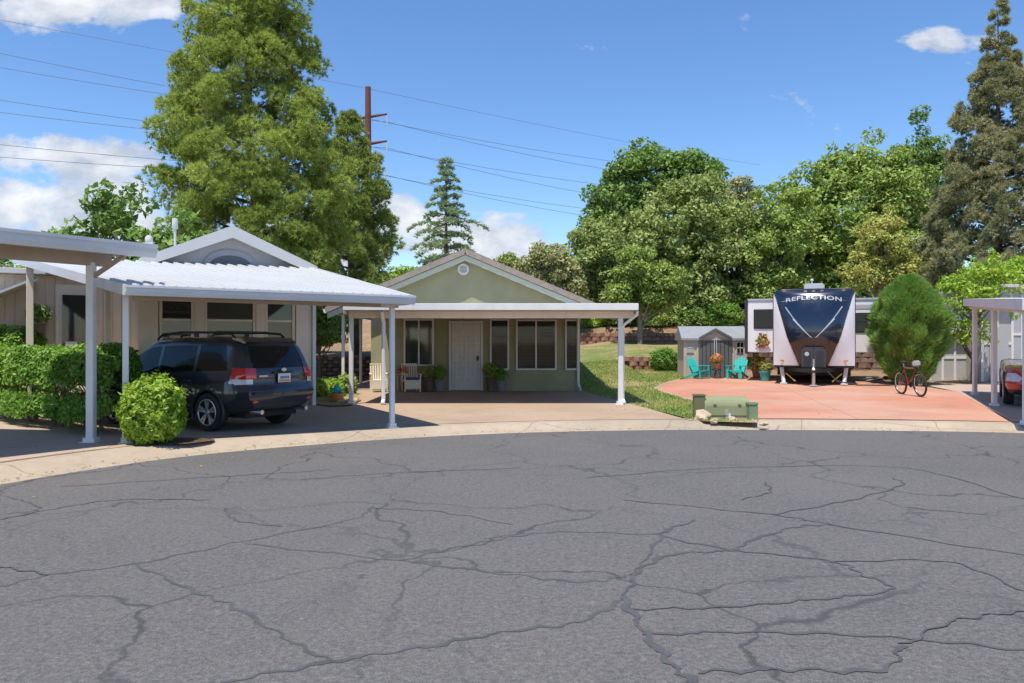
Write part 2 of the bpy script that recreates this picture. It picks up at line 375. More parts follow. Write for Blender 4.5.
# crack sealant on the asphalt, as irregular ribbons lying on the road
def road_pt(px,py): Y = CH*F/(py-HZ); return Vector(((px-512)/F*Y, Y, 0))
def catmull(P, n=10):
    out = []; P = [P[0]*2-P[1]]+P+[P[-1]*2-P[-2]]
    for i in range(1,len(P)-2):
        for k in range(n):
            t = k/n; a,b,c,d = P[i-1],P[i],P[i+1],P[i+2]
            out.append(.5*((2*b)+(-a+c)*t+(2*a-5*b+4*c-d)*t*t+(-a+3*b-3*c+d)*t**3))
    out.append(P[-2]); return out
lines = [(.055,[(0,587),(50,575),(135,564),(240,542),(350,520),(372,508)]),(.05,[(245,544),(400,561),(512,575),(587,582),(627,575)]),
 (.04,[(400,561),(455,548),(512,537),(562,532),(662,535)]),(.05,[(135,564),(190,590),(230,605),(280,635),(330,662)]),
 (.06,[(220,683),(330,662),(425,647),(512,631),(577,622),(622,600)]),(.045,[(225,508),(235,520),(280,527)]),(.035,[(370,508),(440,512),(512,525)]),
 (.07,[(627,575),(672,555),(732,550),(752,540),(797,527),(832,525)]),(.07,[(732,550),(662,535),(697,520)]),(.05,[(662,535),(640,568),(624,597)]),
 (.09,[(622,596),(642,630),(672,665),(700,686)]),(.05,[(642,635),(752,632),(882,637),(1026,650)]),(.06,[(697,672),(792,670),(882,670),(902,645)]),
 (.045,[(632,610),(727,607),(812,600),(892,590),(862,575),(832,562),(732,550)]),(.035,[(832,562),(947,562),(1026,592)]),
 (.035,[(622,500),(772,515),(832,525),(1026,556)]),(.04,[(772,515),(852,500),(902,485),(892,478)]),(.03,[(587,478),(727,468),(902,468),(1026,500)]),
 (.03,[(907,508),(987,515)]),(.03,[(764,482),(770,492),(740,500)]),(.03,[(0,520),(60,508),(120,500),(210,500)]),(.03,[(60,487),(200,478),(330,470)]),(.025,[(300,480),(380,474),(520,468)]),
 (.03,[(0,567),(50,575)]),(.03,[(902,645),(960,620),(1026,612)])]
V = []; Fc = []; rr = random.Random(3)
for w,pl in lines:
    P = catmull([road_pt(x,y) for x,y in pl], 14); n0 = len(V); ph = rr.random()*9
    for i,q in enumerate(P):
        d = (P[min(i+1,len(P)-1)]-P[max(i-1,0)]); d = d.normalized() if d.length else Vector((1,0,0)); s = Vector((-d.y,d.x,0))
        q = q+s*(.018*math.sin(i*.9+ph)+rr.uniform(-.012,.012)); ww = w*.30*(.55+.55*rr.random()+.3*math.sin(i*.37+ph))*(.3 if i in (0,len(P)-1) else 1)
        ww = max(ww,.008); V += [(q.x+s.x*ww, q.y+s.y*ww, .0018), (q.x-s.x*ww, q.y-s.y*ww, .0018)]
    Fc += [(n0+2*i, n0+2*i+1, n0+2*i+3, n0+2*i+2) for i in range(len(P)-1)]
# ribbons cross: give each a slightly different height so no two faces lie in one plane
me = bpy.data.meshes.new('road_crack_seal'); me.from_pydata(V, [], Fc)
cnt = 0
for (w,pl) in lines:
    n = ((len(pl)-1)*14+1)*2
    for i in range(n): me.vertices[cnt+i].co.z += .0002*(lines.index((w,pl)))
    cnt += n
tag(link('road_crack_seal', me, SEAL), kind='structure')
# grass blades: nobody could count them
def in_poly(P, poly):
    x,y = P[:,0],P[:,1]; ins = np.zeros(len(P),bool); j = len(poly)-1
    for i in range(len(poly)):
        xi,yi = poly[i]; xj,yj = poly[j]
        ins ^= ((yi>y)!=(yj>y)) & (x < (xj-xi)*(y-yi)/(yj-yi+1e-12)+xi); j = i
    return ins
def blades(name, poly, n, h, m, box=None, seed=1):
    r = np.random.default_rng(seed); a = np.array(poly)
    lo,hi = (a.min(0),a.max(0)) if box is None else (np.array(box[0]),np.array(box[1]))
    P = r.uniform(lo,hi,(n,2)); P = P[in_poly(P,poly)]
    pat = np.sin(P[:,0]*1.7+P[:,1]*.6)+np.sin(P[:,1]*1.1-P[:,0]*.5+2)+r.normal(0,.8,len(P)); P = P[pat>-1.1]
    z = terr(P[:,0],P[:,1])+.02; n = len(P); t = r.uniform(0,2*PI,n); hh = h*r.uniform(.5,1.2,n); w = .012+.01*r.random(n)
    b = np.column_stack([P,z]); d = np.column_stack([np.cos(t),np.sin(t),0*t]); tip = b+np.column_stack([r.normal(0,.35,n)*hh,r.normal(0,.35,n)*hh,hh])
    V = np.stack([b-d*w[:,None], b+d*w[:,None], tip],1)
    return tag(mesh_np(name, V, 3, m), 'short patchy green grass on the lawn beside the olive house', 'grass', kind='stuff')
GRASS = leafmat('grass_blade', [(.09,.16,.03),(.16,.25,.05),(.26,.30,.08),(.42,.36,.16)], .35, .6)
blades('grass', lawn_poly, 90000, .055, GRASS, ((2,14),(10,36)))

# dry leaf litter blown along the gutter and over the concrete
r = np.random.default_rng(44); n = 1500; t = r.uniform(.05*PI,.93*PI,n); of = np.where(r.random(n)<.65, r.normal(.12,.10,n), r.uniform(-1.2,3.0,n)); RR = np.interp(t,TH,RC)+of
P = np.column_stack([O0[0]+RR*np.cos(t), O0[1]+RR*np.sin(t), np.where(of>.5,.145,np.where(of>0,np.interp(of,KO,KZ)+.012,.010))])
a = r.uniform(0,2*PI,n); s_ = r.uniform(.008,.024,n)[:,None]; d = np.column_stack([np.cos(a),np.sin(a),r.normal(0,.2,n)]); e = np.column_stack([-np.sin(a)*.5,np.cos(a)*.5,r.normal(0,.2,n)])
tag(mesh_np('leaf_litter', np.stack([P-d*s_,P+e*s_,P+d*s_,P-e*s_],1), 4, leafmat('dry_leaf',[(.10,.06,.03),(.20,.12,.06),(.30,.2,.1)],.1,3)), 'dry leaf litter scattered along the gutter', 'leaf litter', kind='stuff')
# ------------------------------------------------------------------ carports and houses
def window(parent, x0, x1, z0, z1, y, name='window', frame=WHITE, mullions=(), rails=(), glass=GLASS, fw=.05, d=.06, blind=False):
    """a window on a wall facing -y; frame proud of the wall, pane set inside it"""
    f = MB()
    f.span(x0,x1,y-d,y+.01,z0,z0+fw); f.span(x0,x1,y-d,y+.01,z1-fw,z1)
    f.span(x0,x0+fw,y-d,y+.01,z0+fw,z1-fw); f.span(x1-fw,x1,y-d,y+.01,z0+fw,z1-fw)
    for m in mullions: f.span(m-fw/2,m+fw/2,y-d+.004,y+.01,z0+fw,z1-fw)
    for r in rails: f.span(x0+fw,x1-fw,y-d+.008,y+.01,r-fw*.4,r+fw*.4)
    o = f.build(name, frame, parent, .006)
    p = MB().span(x0+fw,x1-fw,y-.022,y-.012,z0+fw,z1-fw).build('pane', glass, o)
    if blind:
        b = MB(); z = z0+fw+.02
        while z < z1-fw-.02: b.box(((x0+x1)/2,y-.005,z),(x1-x0-2*fw-.02,.004,.030),rx=.5); z += .045
        b.build('blind', BLIND, o)
    return o
def frame_loc(o, rz, p):     # world point to the local frame of a thing at o turned by rz
    d = Vector(p)-Vector(o); c,s = math.cos(rz),math.sin(rz); return Vector((d.x*c+d.y*s, -d.x*s+d.y*c, d.z))

# --- ribbed white carport over the car (origin at its right front corner)
TH1 = R(30); C1 = Vector((-1.76,14,0.1))
cp1 = thing('ribbed_carport','white ribbed metal carport roof on slim white posts sheltering the parked dark car','carport', C1, TH1)
def L1(p): return frame_loc(C1, TH1, p)
Cc, Dd = L1((-1.76,14,2.43)), L1((-5.67,11.74,2.46)); Bb, Aa = L1((-5.01,19.63,3.46)), L1((-10.35,16.55,3.40))
def roofpt(s,t): return (Dd*(1-s)+Cc*s)*(1-t)+(Aa*(1-s)+Bb*s)*t
r = MB(); nr = 26
for i in range(nr):          # pans with a raised rib between them
    s0, s1 = i/nr, (i+1)/nr; w_ = s1-s0; prof = [(0,0),(.62,0),(.68,.04),(.92,.04),(1,0)]
    top = [[roofpt(s0+w_*a,t)+Vector((0,0,h)) for a,h in prof] for t in (0,.33,.66,1)]
    bot = [[q-Vector((0,0,.012)) for q in row] for row in top]; n = len(prof); vs = sum(top,[])+sum(bot,[]); o_ = 4*n
    fs = []
    for k in range(3):
        for j in range(n-1):
            fs += [(k*n+j,k*n+j+1,(k+1)*n+j+1,(k+1)*n+j), (o_+k*n+j,o_+(k+1)*n+j,o_+(k+1)*n+j+1,o_+k*n+j+1)]
    for j in range(n-1): fs += [(j,o_+j,o_+j+1,j+1), (3*n+j,3*n+j+1,o_+3*n+j+1,o_+3*n+j)]
    r.add(vs, fs)
r.build('roof_panel', ROOFW, cp1)
GUT = mat('gutter_white', (.60,.61,.63), .4, .08, 1.5)
def gutter(parent, p0, p1, h=.17, out=(0,-1,0), m=GUT, name='gutter', w=.12):
    p0 = Vector(p0); p1 = Vector(p1); o_ = Vector(out); mb = MB(); d = (p1-p0)
    prof = [(0,0),(.0,-h),(w*.55,-h),(w*.8,-h*.62),(w*.8,-h*.3),(w,-h*.22),(w,-.0),(w-.015,0),(w-.015,-h*.16),(.015,-h*.5)]
    vs = [p+o_*a+Vector((0,0,b)) for p in (p0,p1) for a,b in prof]; n = len(prof)
    mb.add(vs, [tuple(range(n)),tuple(range(n,2*n))[::-1]]+[(i,(i+1)%n,n+(i+1)%n,n+i) for i in range(n)])
    return mb.build(name, m, parent)
gutter(cp1, Dd+Vector((-.03,0,.02)), Cc+Vector((.03,0,.02)), .15)
b = MB(); b.bar(Cc+Vector((0.02,0,-.05)), Bb+Vector((.02,0,-.03)), .03, .16); b.bar(Dd+Vector((-.02,0,-.05)), Aa+Vector((-.02,0,-.03)), .03, .16); b.build('edge_trim', GUT, cp1)
b = MB(); b.bar(Dd+Vector((.1,.42,-.09)), Cc+Vector((-.1,.42,-.09)), .09, .17)
m_ = roofpt(.5,.62); b.bar(roofpt(0.02,.72)-Vector((0,0,.12)), roofpt(.98,.72)-Vector((0,0,.12)), .08,.16); b.build('beam', BROWNB, cp1)
def post(parent, x, y, z0, z1, w=.085, m=WHITE, bracket=True):
    o = MB().span(x-w/2,x+w/2,y-w/2,y+w/2,z0,z1).build('post', m, parent, .008)
    if bracket: MB().box((x,y,z0+.04),(w*1.5,w*1.5,.07)).box((x,y,z0+.006),(w*2.2,w*2.2,.012)).build('foot_bracket', m, o)
    return o
for pw in ((-2.15,14.26,0),(-5.87,12.09,0)):
    q = L1(pw); post(cp1, q.x, q.y, 0.01, 2.36)
q = L1((-8.13,15.6,0)); 
MB().bar(Cc+Vector((-.42,.4,-.14)), Cc+Vector((-.05,.05,-.1)), .05,.07).build('brace', WHITE, cp1)

# --- mobile home behind it
mh = thing('mobile_home','cream and grey mobile home with white front gable and three windows behind the dark car','house', C1, TH1)
X0, X1 = -3.72, -.36
w_ = MB(); w_.span(X0+.05,X1-.05,6.6,15.5,0,3.30); w_.span(X0+.02,X1-.02,5.62,6.6,0,3.02); w_.build('wall', WALL1, mh)
w_ = MB(); w_.span(-9.5,X0+.04,8.0,15,0,3.05)
for i in range(30): w_.span(-9.5+i*.195,-9.5+i*.195+.17,7.985,8.0,.3,3.0)
w_.build('porch_wall', WALL1, mh)
MB().span(-9.8,X0+.1,7.6,15.2,3.06,3.16).build('porch_roof', ROOFW, mh)
MB().span(-9.5,X0,6.0,8.0,0,.42).span(-5.4,-4.4,5.4,6.0,0,.22).build('porch_deck', CONCB, mh)
rx, rz_ = -1.85, 4.22; hw = 1.95; pit = .43; ez = rz_-hw*pit
rf = MB()
for s_ in (-1,1):
    rf.add([(rx,6.28,rz_),(rx+s_*hw,6.28,ez),(rx+s_*hw,15.8,ez),(rx,15.8,rz_),(rx,6.28,rz_-.1),(rx+s_*hw,6.28,ez-.1),(rx+s_*hw,15.8,ez-.1),(rx,15.8,rz_-.1)],
           [(0,1,2,3),(4,7,6,5),(0,4,5,1),(1,5,6,2),(2,6,7,3)])
roof1 = rf.build('roof', mat('grey_white_shingle',(.56,.57,.58),.8,.15,5,bump=.3,bscale=40), mh)
MB().box((.02+rx+1.25,9.2,rz_-.35),(.6,.7,.35)).box((rx+1.25,9.2,rz_-.16),(.75,.85,.05)).build('roof_vent', ROOFW, roof1, .02)
fa = MB()
for s_ in (-1,1):
    pts = [(rx,rz_+.02),(rx+s_*(hw+.03),ez+.0),(rx+s_*(hw+.03),ez-.22),(rx,rz_-.26)]
    fa.prism(pts, 6.20, 6.27, 'y')
fa.build('rake_board', ROOFW, mh)
MB().prism([(rx-hw+.1,3.3),(rx+hw-.1,3.3),(rx+hw-.1,ez-.06),(rx,rz_-.11),(rx-hw+.1,ez-.06)],6.52,6.59,'y').build('gable', GREYS, mh)
ar = [(rx+.62*math.cos(t),3.30+.40*math.sin(t)) for t in np.linspace(0,PI,15)]; ai = [(rx+.48*math.cos(t),3.30+.27*math.sin(t)) for t in np.linspace(PI,0,15)]
MB().prism(ar+ai,6.47,6.515,'y').build('arch_trim', mat('arch_grey',(.33,.34,.37),.6,.05), mh)
MB().prism([(rx+.47*math.cos(t),3.302+.265*math.sin(t)) for t in np.linspace(0,PI,15)],6.49,6.517,'y').build('arch_louvre', mat('louvre_grey',(.12,.13,.15),.6,.1), mh)
tr = MB()
for x,k in ((X0+.02,.19),(-2.685,.10),(-1.375,.10),(X1-.02,.19)): tr.span(x-k,x+k,5.55,5.615,.3,3.0)
tr.build('pilaster', CREAM, mh, .01)
MB().span(X0-.15,X1+.15,5.5,5.60,2.72,2.98).build('header_board', CREAM, mh, .01)
MB().span(X1+.17,X1+.25,5.5,5.62,0.05,2.98).build('downspout', WHITE, mh)
for a,b_,mm,gl in ((X0+.23,-2.79,(),GLASS),(-2.58,-1.48,(),GLASSG),(-1.27,X1-.23,(),GLASS)):
    window(mh, a, b_, 1.05, 2.70, 5.62, frame=CREAM, rails=(2.02,), glass=gl, fw=.06)
# porch door, railing
d_ = MB().span(-5.42,-4.62,7.94,7.99,.42,2.86).build('door', CREAM, mh, .01)
MB().span(-5.28,-4.76,7.915,7.935,1.15,2.62).build('door_glass', GLASS, d_)
MB().sphere((-5.34,7.92,1.35),.035).build('handle', STEEL, d_)
MB().span(-5.22,-4.98,7.905,7.913,1.25,1.55).build('paper_notice', WHITE, d_)
rl = MB()
for i in range(8): rl.span(-4.35+i*.1,-4.33+i*.1,6.1,6.12,.42,1.32)
rl.span(-4.4,-3.6,6.08,6.14,1.32,1.37); rl.span(-4.4,-3.6,6.09,6.13,.5,.53); rl.build('railing', BLACKM, mh)
q = L1((-9.69,16.0,0)); post(mh, q.x, q.y, 0, 3.2, .13, CREAM)
post(mh, -4.45, 6.05, .42, 3.05, .1, CREAM, False); 
fl = thing('flue_pipe','slim white roof flue pipe rising in front of the leafy tree','pipe', at(175,243,19.5).to_tuple()); fl.scale = (.6,.6,.7)
MB().lathe([(.05,-.35),(.05,.55)],n=10).build('pipe', ROOFW, fl, 0, True); MB().lathe([(.10,.5),(.115,.54),(.115,.82),(.10,.86)],n=12).build('cap', ROOFW, fl, 0, True)
fl = thing('vent_cowl','short round white vent cowl left of the white gable','vent', at(149,245,20.5).to_tuple()); fl.scale = (.55,.55,.6)
MB().lathe([(.06,-.3),(.06,.1)],n=10).build('pipe', ROOFW, fl, 0, True); MB().lathe([(.13,.08),(.17,.14),(.17,.3),(.1,.4),(.02,.42)],n=12).build('cap', ROOFW, fl, 0, True)

# --- near left carport, roof cut by the frame
cp0 = thing('flat_carport','near flat white carport on a tall white post beside the clipped hedge','carport', (0,0,0))
E1 = Vector((-5.56,12.3,3.08)); ga = Vector((-.555,-.832,0)); lf = Vector((-.985,.17,0)); E2 = E1+ga*9; ln = 7.2
rr_ = MB()
up = Vector((0,0,1))
rr_.add([E1,E2,E2+lf*ln,E1+lf*ln,E1-up*.05,E2-up*.05,E2+lf*ln-up*.05,E1+lf*ln-up*.05],[(0,3,2,1),(4,5,6,7),(0,1,5,4),(1,2,6,5),(2,3,7,6),(3,0,4,7)])
for i in range(23):
    a_ = E1+lf*(i*.31+.1); rr_.bar(a_+up*.03, a_+ga*9+up*.03, .07,.06)
rr_.build('roof_panel', ROOFW, cp0)
gutter(cp0, E1+up*.06-ga*.02, E2+up*.06, .2, out=(.832,-.555,0), w=.13)
MB().bar(E1+up*.0-ga*.015+lf*.0, E1+lf*ln-ga*.015, .03,.2).build('edge_trim', GUT, cp0)
b = MB(); b.bar(E1+lf*.72+up*-.16-ga*.0, E2+lf*.72-up*.16, .09,.22); b.bar(E1+lf*6.6-up*.16, E2+lf*6.6-up*.16,.09,.22); b.build('beam', BROWNB, cp0)
pp = E1+lf*.72+ga*.3; post(cp0, pp.x, pp.y, .11, 2.86, .115)
for off,k in ((.72,5.2),(6.6,.25),(6.6,5.2)): q = E1+lf*off+ga*k; post(cp0, q.x, q.y, .11, 2.86, .115)
MB().bar(pp+up*(2.62-3.08), E1+lf*.12+ga*.3-up*.1, .05,.06).build('brace', BROWNB, cp0)

# --- far left neighbour
nh = thing('siding_house','pale board sided house corner with peach eave at the far left edge','house', (-13.2,19.4,.1), R(20))
w_ = MB(); w_.span(-6,1.7,0,6,0,2.9)
for i in range(24): w_.span(-6+i*.32,-6+i*.32+.28,-.015,0,.3,2.85)
w_.build('wall', WALL1, nh)
MB().add([(-6.5,-1.0,2.62),(1.9,-1.0,2.62),(1.9,6.5,3.9),(-6.5,6.5,3.9),(-6.5,-1.0,2.5),(1.9,-1.0,2.5),(1.9,6.5,3.78),(-6.5,6.5,3.78)],[(0,1,2,3),(4,7,6,5),(0,4,5,1),(1,5,6,2),(2,6,7,3),(3,7,4,0)]).build('roof', mat('peach_roof',(.55,.36,.24),.8,.15,3), nh)
aw = thing('white_awning','small slanted white awning beside the far left siding','awning', at(14,300,17.5).to_tuple(), R(20))
MB().bar((-1.2,-.2,-.35),(.35,.0,.42),.9,.05).build('canopy', ROOFW, aw)
MB().bar((.3,.0,.36),(.42,.25,.5),.03,.03).build('bracket', WHITE, aw); MB().bar((-.9,.3,-.2),(-.9,.4,-.9),.03,.03).build('bracket', WHITE, aw)

# --- olive stucco house
H2 = Vector((-1.14,24.9,.1))
hs_ = thing('stucco_house','small olive stucco house with white door under a flat carport','house', H2)
xl, xr = -3.27, 3.27; cx = -.30; e2 = 4.25; az = 4.34; p2 = .42
w_ = MB(); w_.span(xl,xr,0,12,0,2.72); w_.build('wall', STUCCO, hs_)
MB().span(xl,xl+1.5,-.012,.0,0,2.5).build('stucco_panel', STUCCO, hs_); MB().span(1.12,3.22,-.014,0,0,.66).build('stucco_panel', STUCCO, hs_)
MB().prism([(cx-e2+.25,2.4),(cx+e2-.25,2.4),(cx+e2-.25,az-(e2-.25)*p2-.14),(cx,az-.14),(cx-e2+.25,az-(e2-.25)*p2-.14)],.0,.3,'y').build('gable', STUCCO, hs_)
rf = MB()
for s_ in (-1,1):
    a_ = [(cx,az),(cx+s_*e2,az-e2*p2),(cx+s_*e2,az-e2*p2-.09),(cx,az-.09)]
    rf.prism(a_, -.24, 12.4, 'y')
    n = 19
    for i in range(n):        # tile courses seen at the rake, each lapping the one below
        t0, t1 = i/n, (i+1)/n+.015
        p0 = Vector((cx+s_*e2*t0, 0, az-e2*p2*t0)); p1 = Vector((cx+s_*e2*t1, 0, az-e2*p2*t1))
        rf.bar(p0+Vector((0,-.28-.003*(i%2),.045)), p1+Vector((0,-.28-.003*(i%2),.058)), .2, .06)
        rf.bar(p0+Vector((0,-.385-.005*(i%2),-.026)), p1+Vector((0,-.385-.005*(i%2),-.02)), .045, .15)
        for k in range(1,12): rf.bar(p0+Vector((0,-.1+k*.36,.03)), p1+Vector((0,-.1+k*.36,.075)), .2, .06)
roof2 = rf.build('roof', TILE, hs_)
fa = MB()
for s_ in (-1,1): fa.prism([(cx,az-.12),(cx+s_*e2,az-e2*p2-.12),(cx+s_*e2,az-e2*p2-.29),(cx,az-.29)], -.35, -.29, 'y'); fa.prism([(cx,az-.105),(cx+s_*e2,az-e2*p2-.105),(cx+s_*e2,az-e2*p2-.14),(cx,az-.14)], -.28, -.001, 'y')
fa.build('rake_board', mat('pale_green_trim',(.50,.52,.40),.6,.06), hs_)
v_ = MB().lathe([(.18,.0),(.18,.05),(.15,.06),(.12,.035)],(-.38,-.005,3.81),24,Matrix.Rotation(R(90),3,'X')).build('vent', WHITE, hs_, 0, True)
lv = MB()
for i in range(5): lv.box((-.38,-.055,3.81-.08+i*.04),(.2,.02,.012),rx=.6)
lv.build('louvre', GREYS, v_)
def hx(px): return (px-512)/F*24.9-H2.x
def hz(py): return CH+(HZ-py)/F*24.9-.1
# security door with a mesh of diamonds
dx0, dx1 = hx(449), hx(483)
d_ = MB().span(dx0,dx0+.07,-.07,.01,0.02,hz(321)).span(dx1-.07,dx1,-.07,.01,0.02,hz(321)).span(dx0+.07,dx1-.07,-.07,.01,hz(321)-.07,hz(321)).build('door_frame', WHITE, hs_, .006)
dl = MB().span(dx0+.08,dx1-.08,-.05,-.02,.04,hz(321)-.08)
dl = dl.build('door', mat('white_security_mesh',(.68,.64,.61),.6,.08,6), hs_)
k_ = MB(); w0 = dx1-dx0-.2
for i in range(7): k_.span(dx0+.1+i*w0/6-.012,dx0+.1+i*w0/6+.012,-.066,-.05,.06,hz(321)-.1)
for i in range(12): k_.span(dx0+.09,dx1-.09,-.062,-.051,.08+i*.175,.098+i*.175)
k_.build('grille', WHITE, dl); MB().box((dx1-.16,-.085,1.03),(.05,.04,.16)).bar((dx1-.2,-.12,1.03),(dx1-.08,-.12,1.03),.02,.02).build('handle', BLACKM, dl)
window(hs_, hx(404), hx(434), hz(366), hz(319), -.012, mullions=(hx(419),), glass=GLASSG)
window(hs_, hx(490), hx(509), hz(370), hz(319), 0, glass=GLASSB, blind=True)
window(hs_, hx(516), hx(556.5), hz(370), hz(319.5), 0, mullions=(hx(536),), glass=GLASSB, blind=True)
window(hs_, hx(565), hx(578), hz(370), hz(319.5), 0, glass=GLASSB, blind=True)
MB().tube([(3.20,-.06,2.35),(3.20,-.06,.25),(3.24,-.14,.1),(3.26,-.3,.06)],.045,8).build('downspout', WHITE, hs_, 0, True)
# side porch, left
MB().span(-4.35,xl,.4,9,0,.06).build('side_step', CONCB, hs_)
sd = MB().span(xl-.05,xl-.0,2.2,3.2,.05,2.2).build('side_door', WHITE, hs_, .01)
MB().span(xl-.07,xl-.052,2.35,3.05,.6,2.0).build('door_glass', GLASS, sd)
post(hs_, -4.16, .1, 0, 2.5, .09, WHITE, False); post(hs_, -4.16, 3.0, 0, 2.5, .09, WHITE, False)
gutter(hs_, (cx-e2-.02,-.4,az-e2*p2+.0), (cx-e2-.02,12.4,az-e2*p2+.0), .13, out=(-1,0,0), m=WHITE)

# --- flat carport in front of it
cp2 = thing('beam_carport','long low flat white carport before the olive house door','carport', (0,19.2,.1))
yb = 19.2
MB().span(-4.02,3.0,.0,5.66,2.30,2.40).build('roof_panel', BROWNB, cp2)
MB().span(-4.04,3.02,-.02,5.36,2.403,2.43).build('roof_top', ROOFW, cp2)
MB().span(-4.06,3.04,-.10,-.022,2.30,2.47).build('fascia', WHITE, cp2, .012)
MB().span(-4.0,2.98,.25,.37,2.12,2.298).build('beam', CREAM, cp2, .01)
MB().span(-4.06,-4.042,-.02,5.26,2.22,2.46).build('side_fascia', WHITE, cp2); MB().span(3.022,3.04,-.02,5.26,2.22,2.46).build('side_fascia', WHITE, cp2)
jo = MB()
for i in range(12): jo.span(-3.9+i*.6,-3.84+i*.6,.4,5.2,2.24,2.298)
jo.build('roof_rib', BROWNB, cp2)
post(cp2, 2.66, .31, 0.01, 2.12, .12); post(cp2, -3.94, .31, 0.01, 2.12, .10)
MB().tube([(3.02,-.03,2.28),(3.02,.0,2.2),(2.72,.22,1.95),(2.72,.30,1.85),(2.72,.30,.15),(2.74,.16,.05)],.035,8).build('downspout', WHITE, cp2, 0, True)
MB().tube([(-3.15,.0,2.28),(-3.15,.12,2.15),(-3.14,.24,2.03),(-3.14,.24,.14),(-3.14,.1,.04)],.05,8).build('downspout', WHITE, cp2, 0, True)

# --- right hand carport, cut by the frame
cp3 = thing('low_carport','low off white carport on thin posts at the right edge above the red car','carport', (0,0,0))
NL = Vector((8.95,13.9,2.36)); FL = Vector((12.62,22.2,2.80)); rt = Vector((.91,-.40,0))
LIL = mat('lilac_white_paint',(.70,.67,.66),.5,.06)
rr_ = MB(); q = [NL,FL,FL+rt*5,NL+rt*5]; rr_.add(q+[p-up*.05 for p in q],[(0,3,2,1),(4,5,6,7),(0,1,5,4),(1,2,6,5),(2,3,7,6),(3,0,4,7)]); rr_.build('roof_panel', ROOFW, cp3)
b = MB(); 
b.bar(NL-up*.06-rt*.02, FL-up*.06-rt*.02, .03,.2); b.bar(FL-up*.06-rt*.03, FL+rt*5-up*.06,.03,.2); b.bar(NL-up*.06-rt*.03, NL+rt*5-up*.06,.03,.2)
b.build('fascia', LIL, cp3); 
b = MB(); b.bar(NL+rt*.2-up*.15, FL+rt*.2-up*.15,.08,.16); b.bar(NL+rt*4.6-up*.15, FL+rt*4.6-up*.15,.08,.16); b.build('beam', LIL, cp3)
for t in (.12,.56,.95):
    for off in (.2,4.6):
        q = NL.lerp(FL,t)+rt*off; post(cp3, q.x, q.y, float(terr(q.x,q.y))+.01, q.z-.2, .1, LIL if t>.3 else WHITE)
# neighbour sheds behind it
def shed_wall(name, label, cat, px0, px1, pyt, pyb, Y, m, depth=3, trim=WHITE, roof=True):
    x0 = (px0-512)/F*Y; x1 = (px1-512)/F*Y; z0 = float(terr((x0+x1)/2,Y))-.1; z1 = CH+(HZ-pyt)/F*Y
    t = thing(name, label, cat, (x0,Y,z0)); h = z1-z0
    w_ = MB(); w_.span(0,x1-x0,0,depth,0,h)
    n = max(2,int((x1-x0)/.4))
    w_.build('wall', m, t)
    f = MB()
    for i in range(n+1): f.span(i*(x1-x0)/n-.04,i*(x1-x0)/n+.04,-.03,-.002,0.1,h)
    f.span(0,x1-x0,-.026,-.001,h*.48,h*.48+.08); f.build('trim', trim, t)
    if roof: MB().span(-.15,x1-x0+.15,-.25,depth+.2,h+.002,h+.14).build('roof', ROOFW, t, .02)
    return t
PALEG = mat('pale_grey_panel',(.44,.43,.41),.6,.06)
shed_wall('storage_shed','pale grey panelled shed left of the small bright tree','shed', 930, 967, 333, 382, 29, PALEG)
t = shed_wall('white_outbuilding','white flat roofed outbuilding right of the small bright tree','shed', 982, 1012, 302, 382, 28, PALEG)
MB().span(.25,.9,-.05,-.031,.1,2.0).build('door', GREYS, t)
shed_wall('grey_house','grey walled house behind the right carport','house', 1000, 1120, 288, 382, 31, GREYS, 8)
# ------------------------------------------------------------------ vegetation
def unit(v): return v/np.maximum(np.linalg.norm(v,axis=-1,keepdims=True),1e-9)
def leaves(P, Nrm, size, r, aspect=.5, jit=.7):
    """rhombic leaf faces at points P facing roughly along Nrm"""
    n = len(P); nn = unit(Nrm+jit*r.normal(size=(n,3))); a = unit(np.cross(nn, r.normal(size=(n,3)))); b = np.cross(nn,a)
    s = size*r.uniform(.6,1.35,(n,1)); L = a*s; W = b*s*aspect; C = nn*s*.18
    return np.stack([P-L, P+W-C, P+L, P-W-C],1).reshape(-1,3)
def limb_mesh(trunk, limbs, name, m, parent):
    mb = MB(); mb.tube(trunk[0], trunk[1], 9)
    for pts,rs in limbs: mb.tube(pts, rs, 6)
    return mb.build(name, m, parent, 0, True)
def bez(a,b,c,n=6): return [a*(1-t)**2+b*2*t*(1-t)+c*t*t for t in np.linspace(0,1,n)]
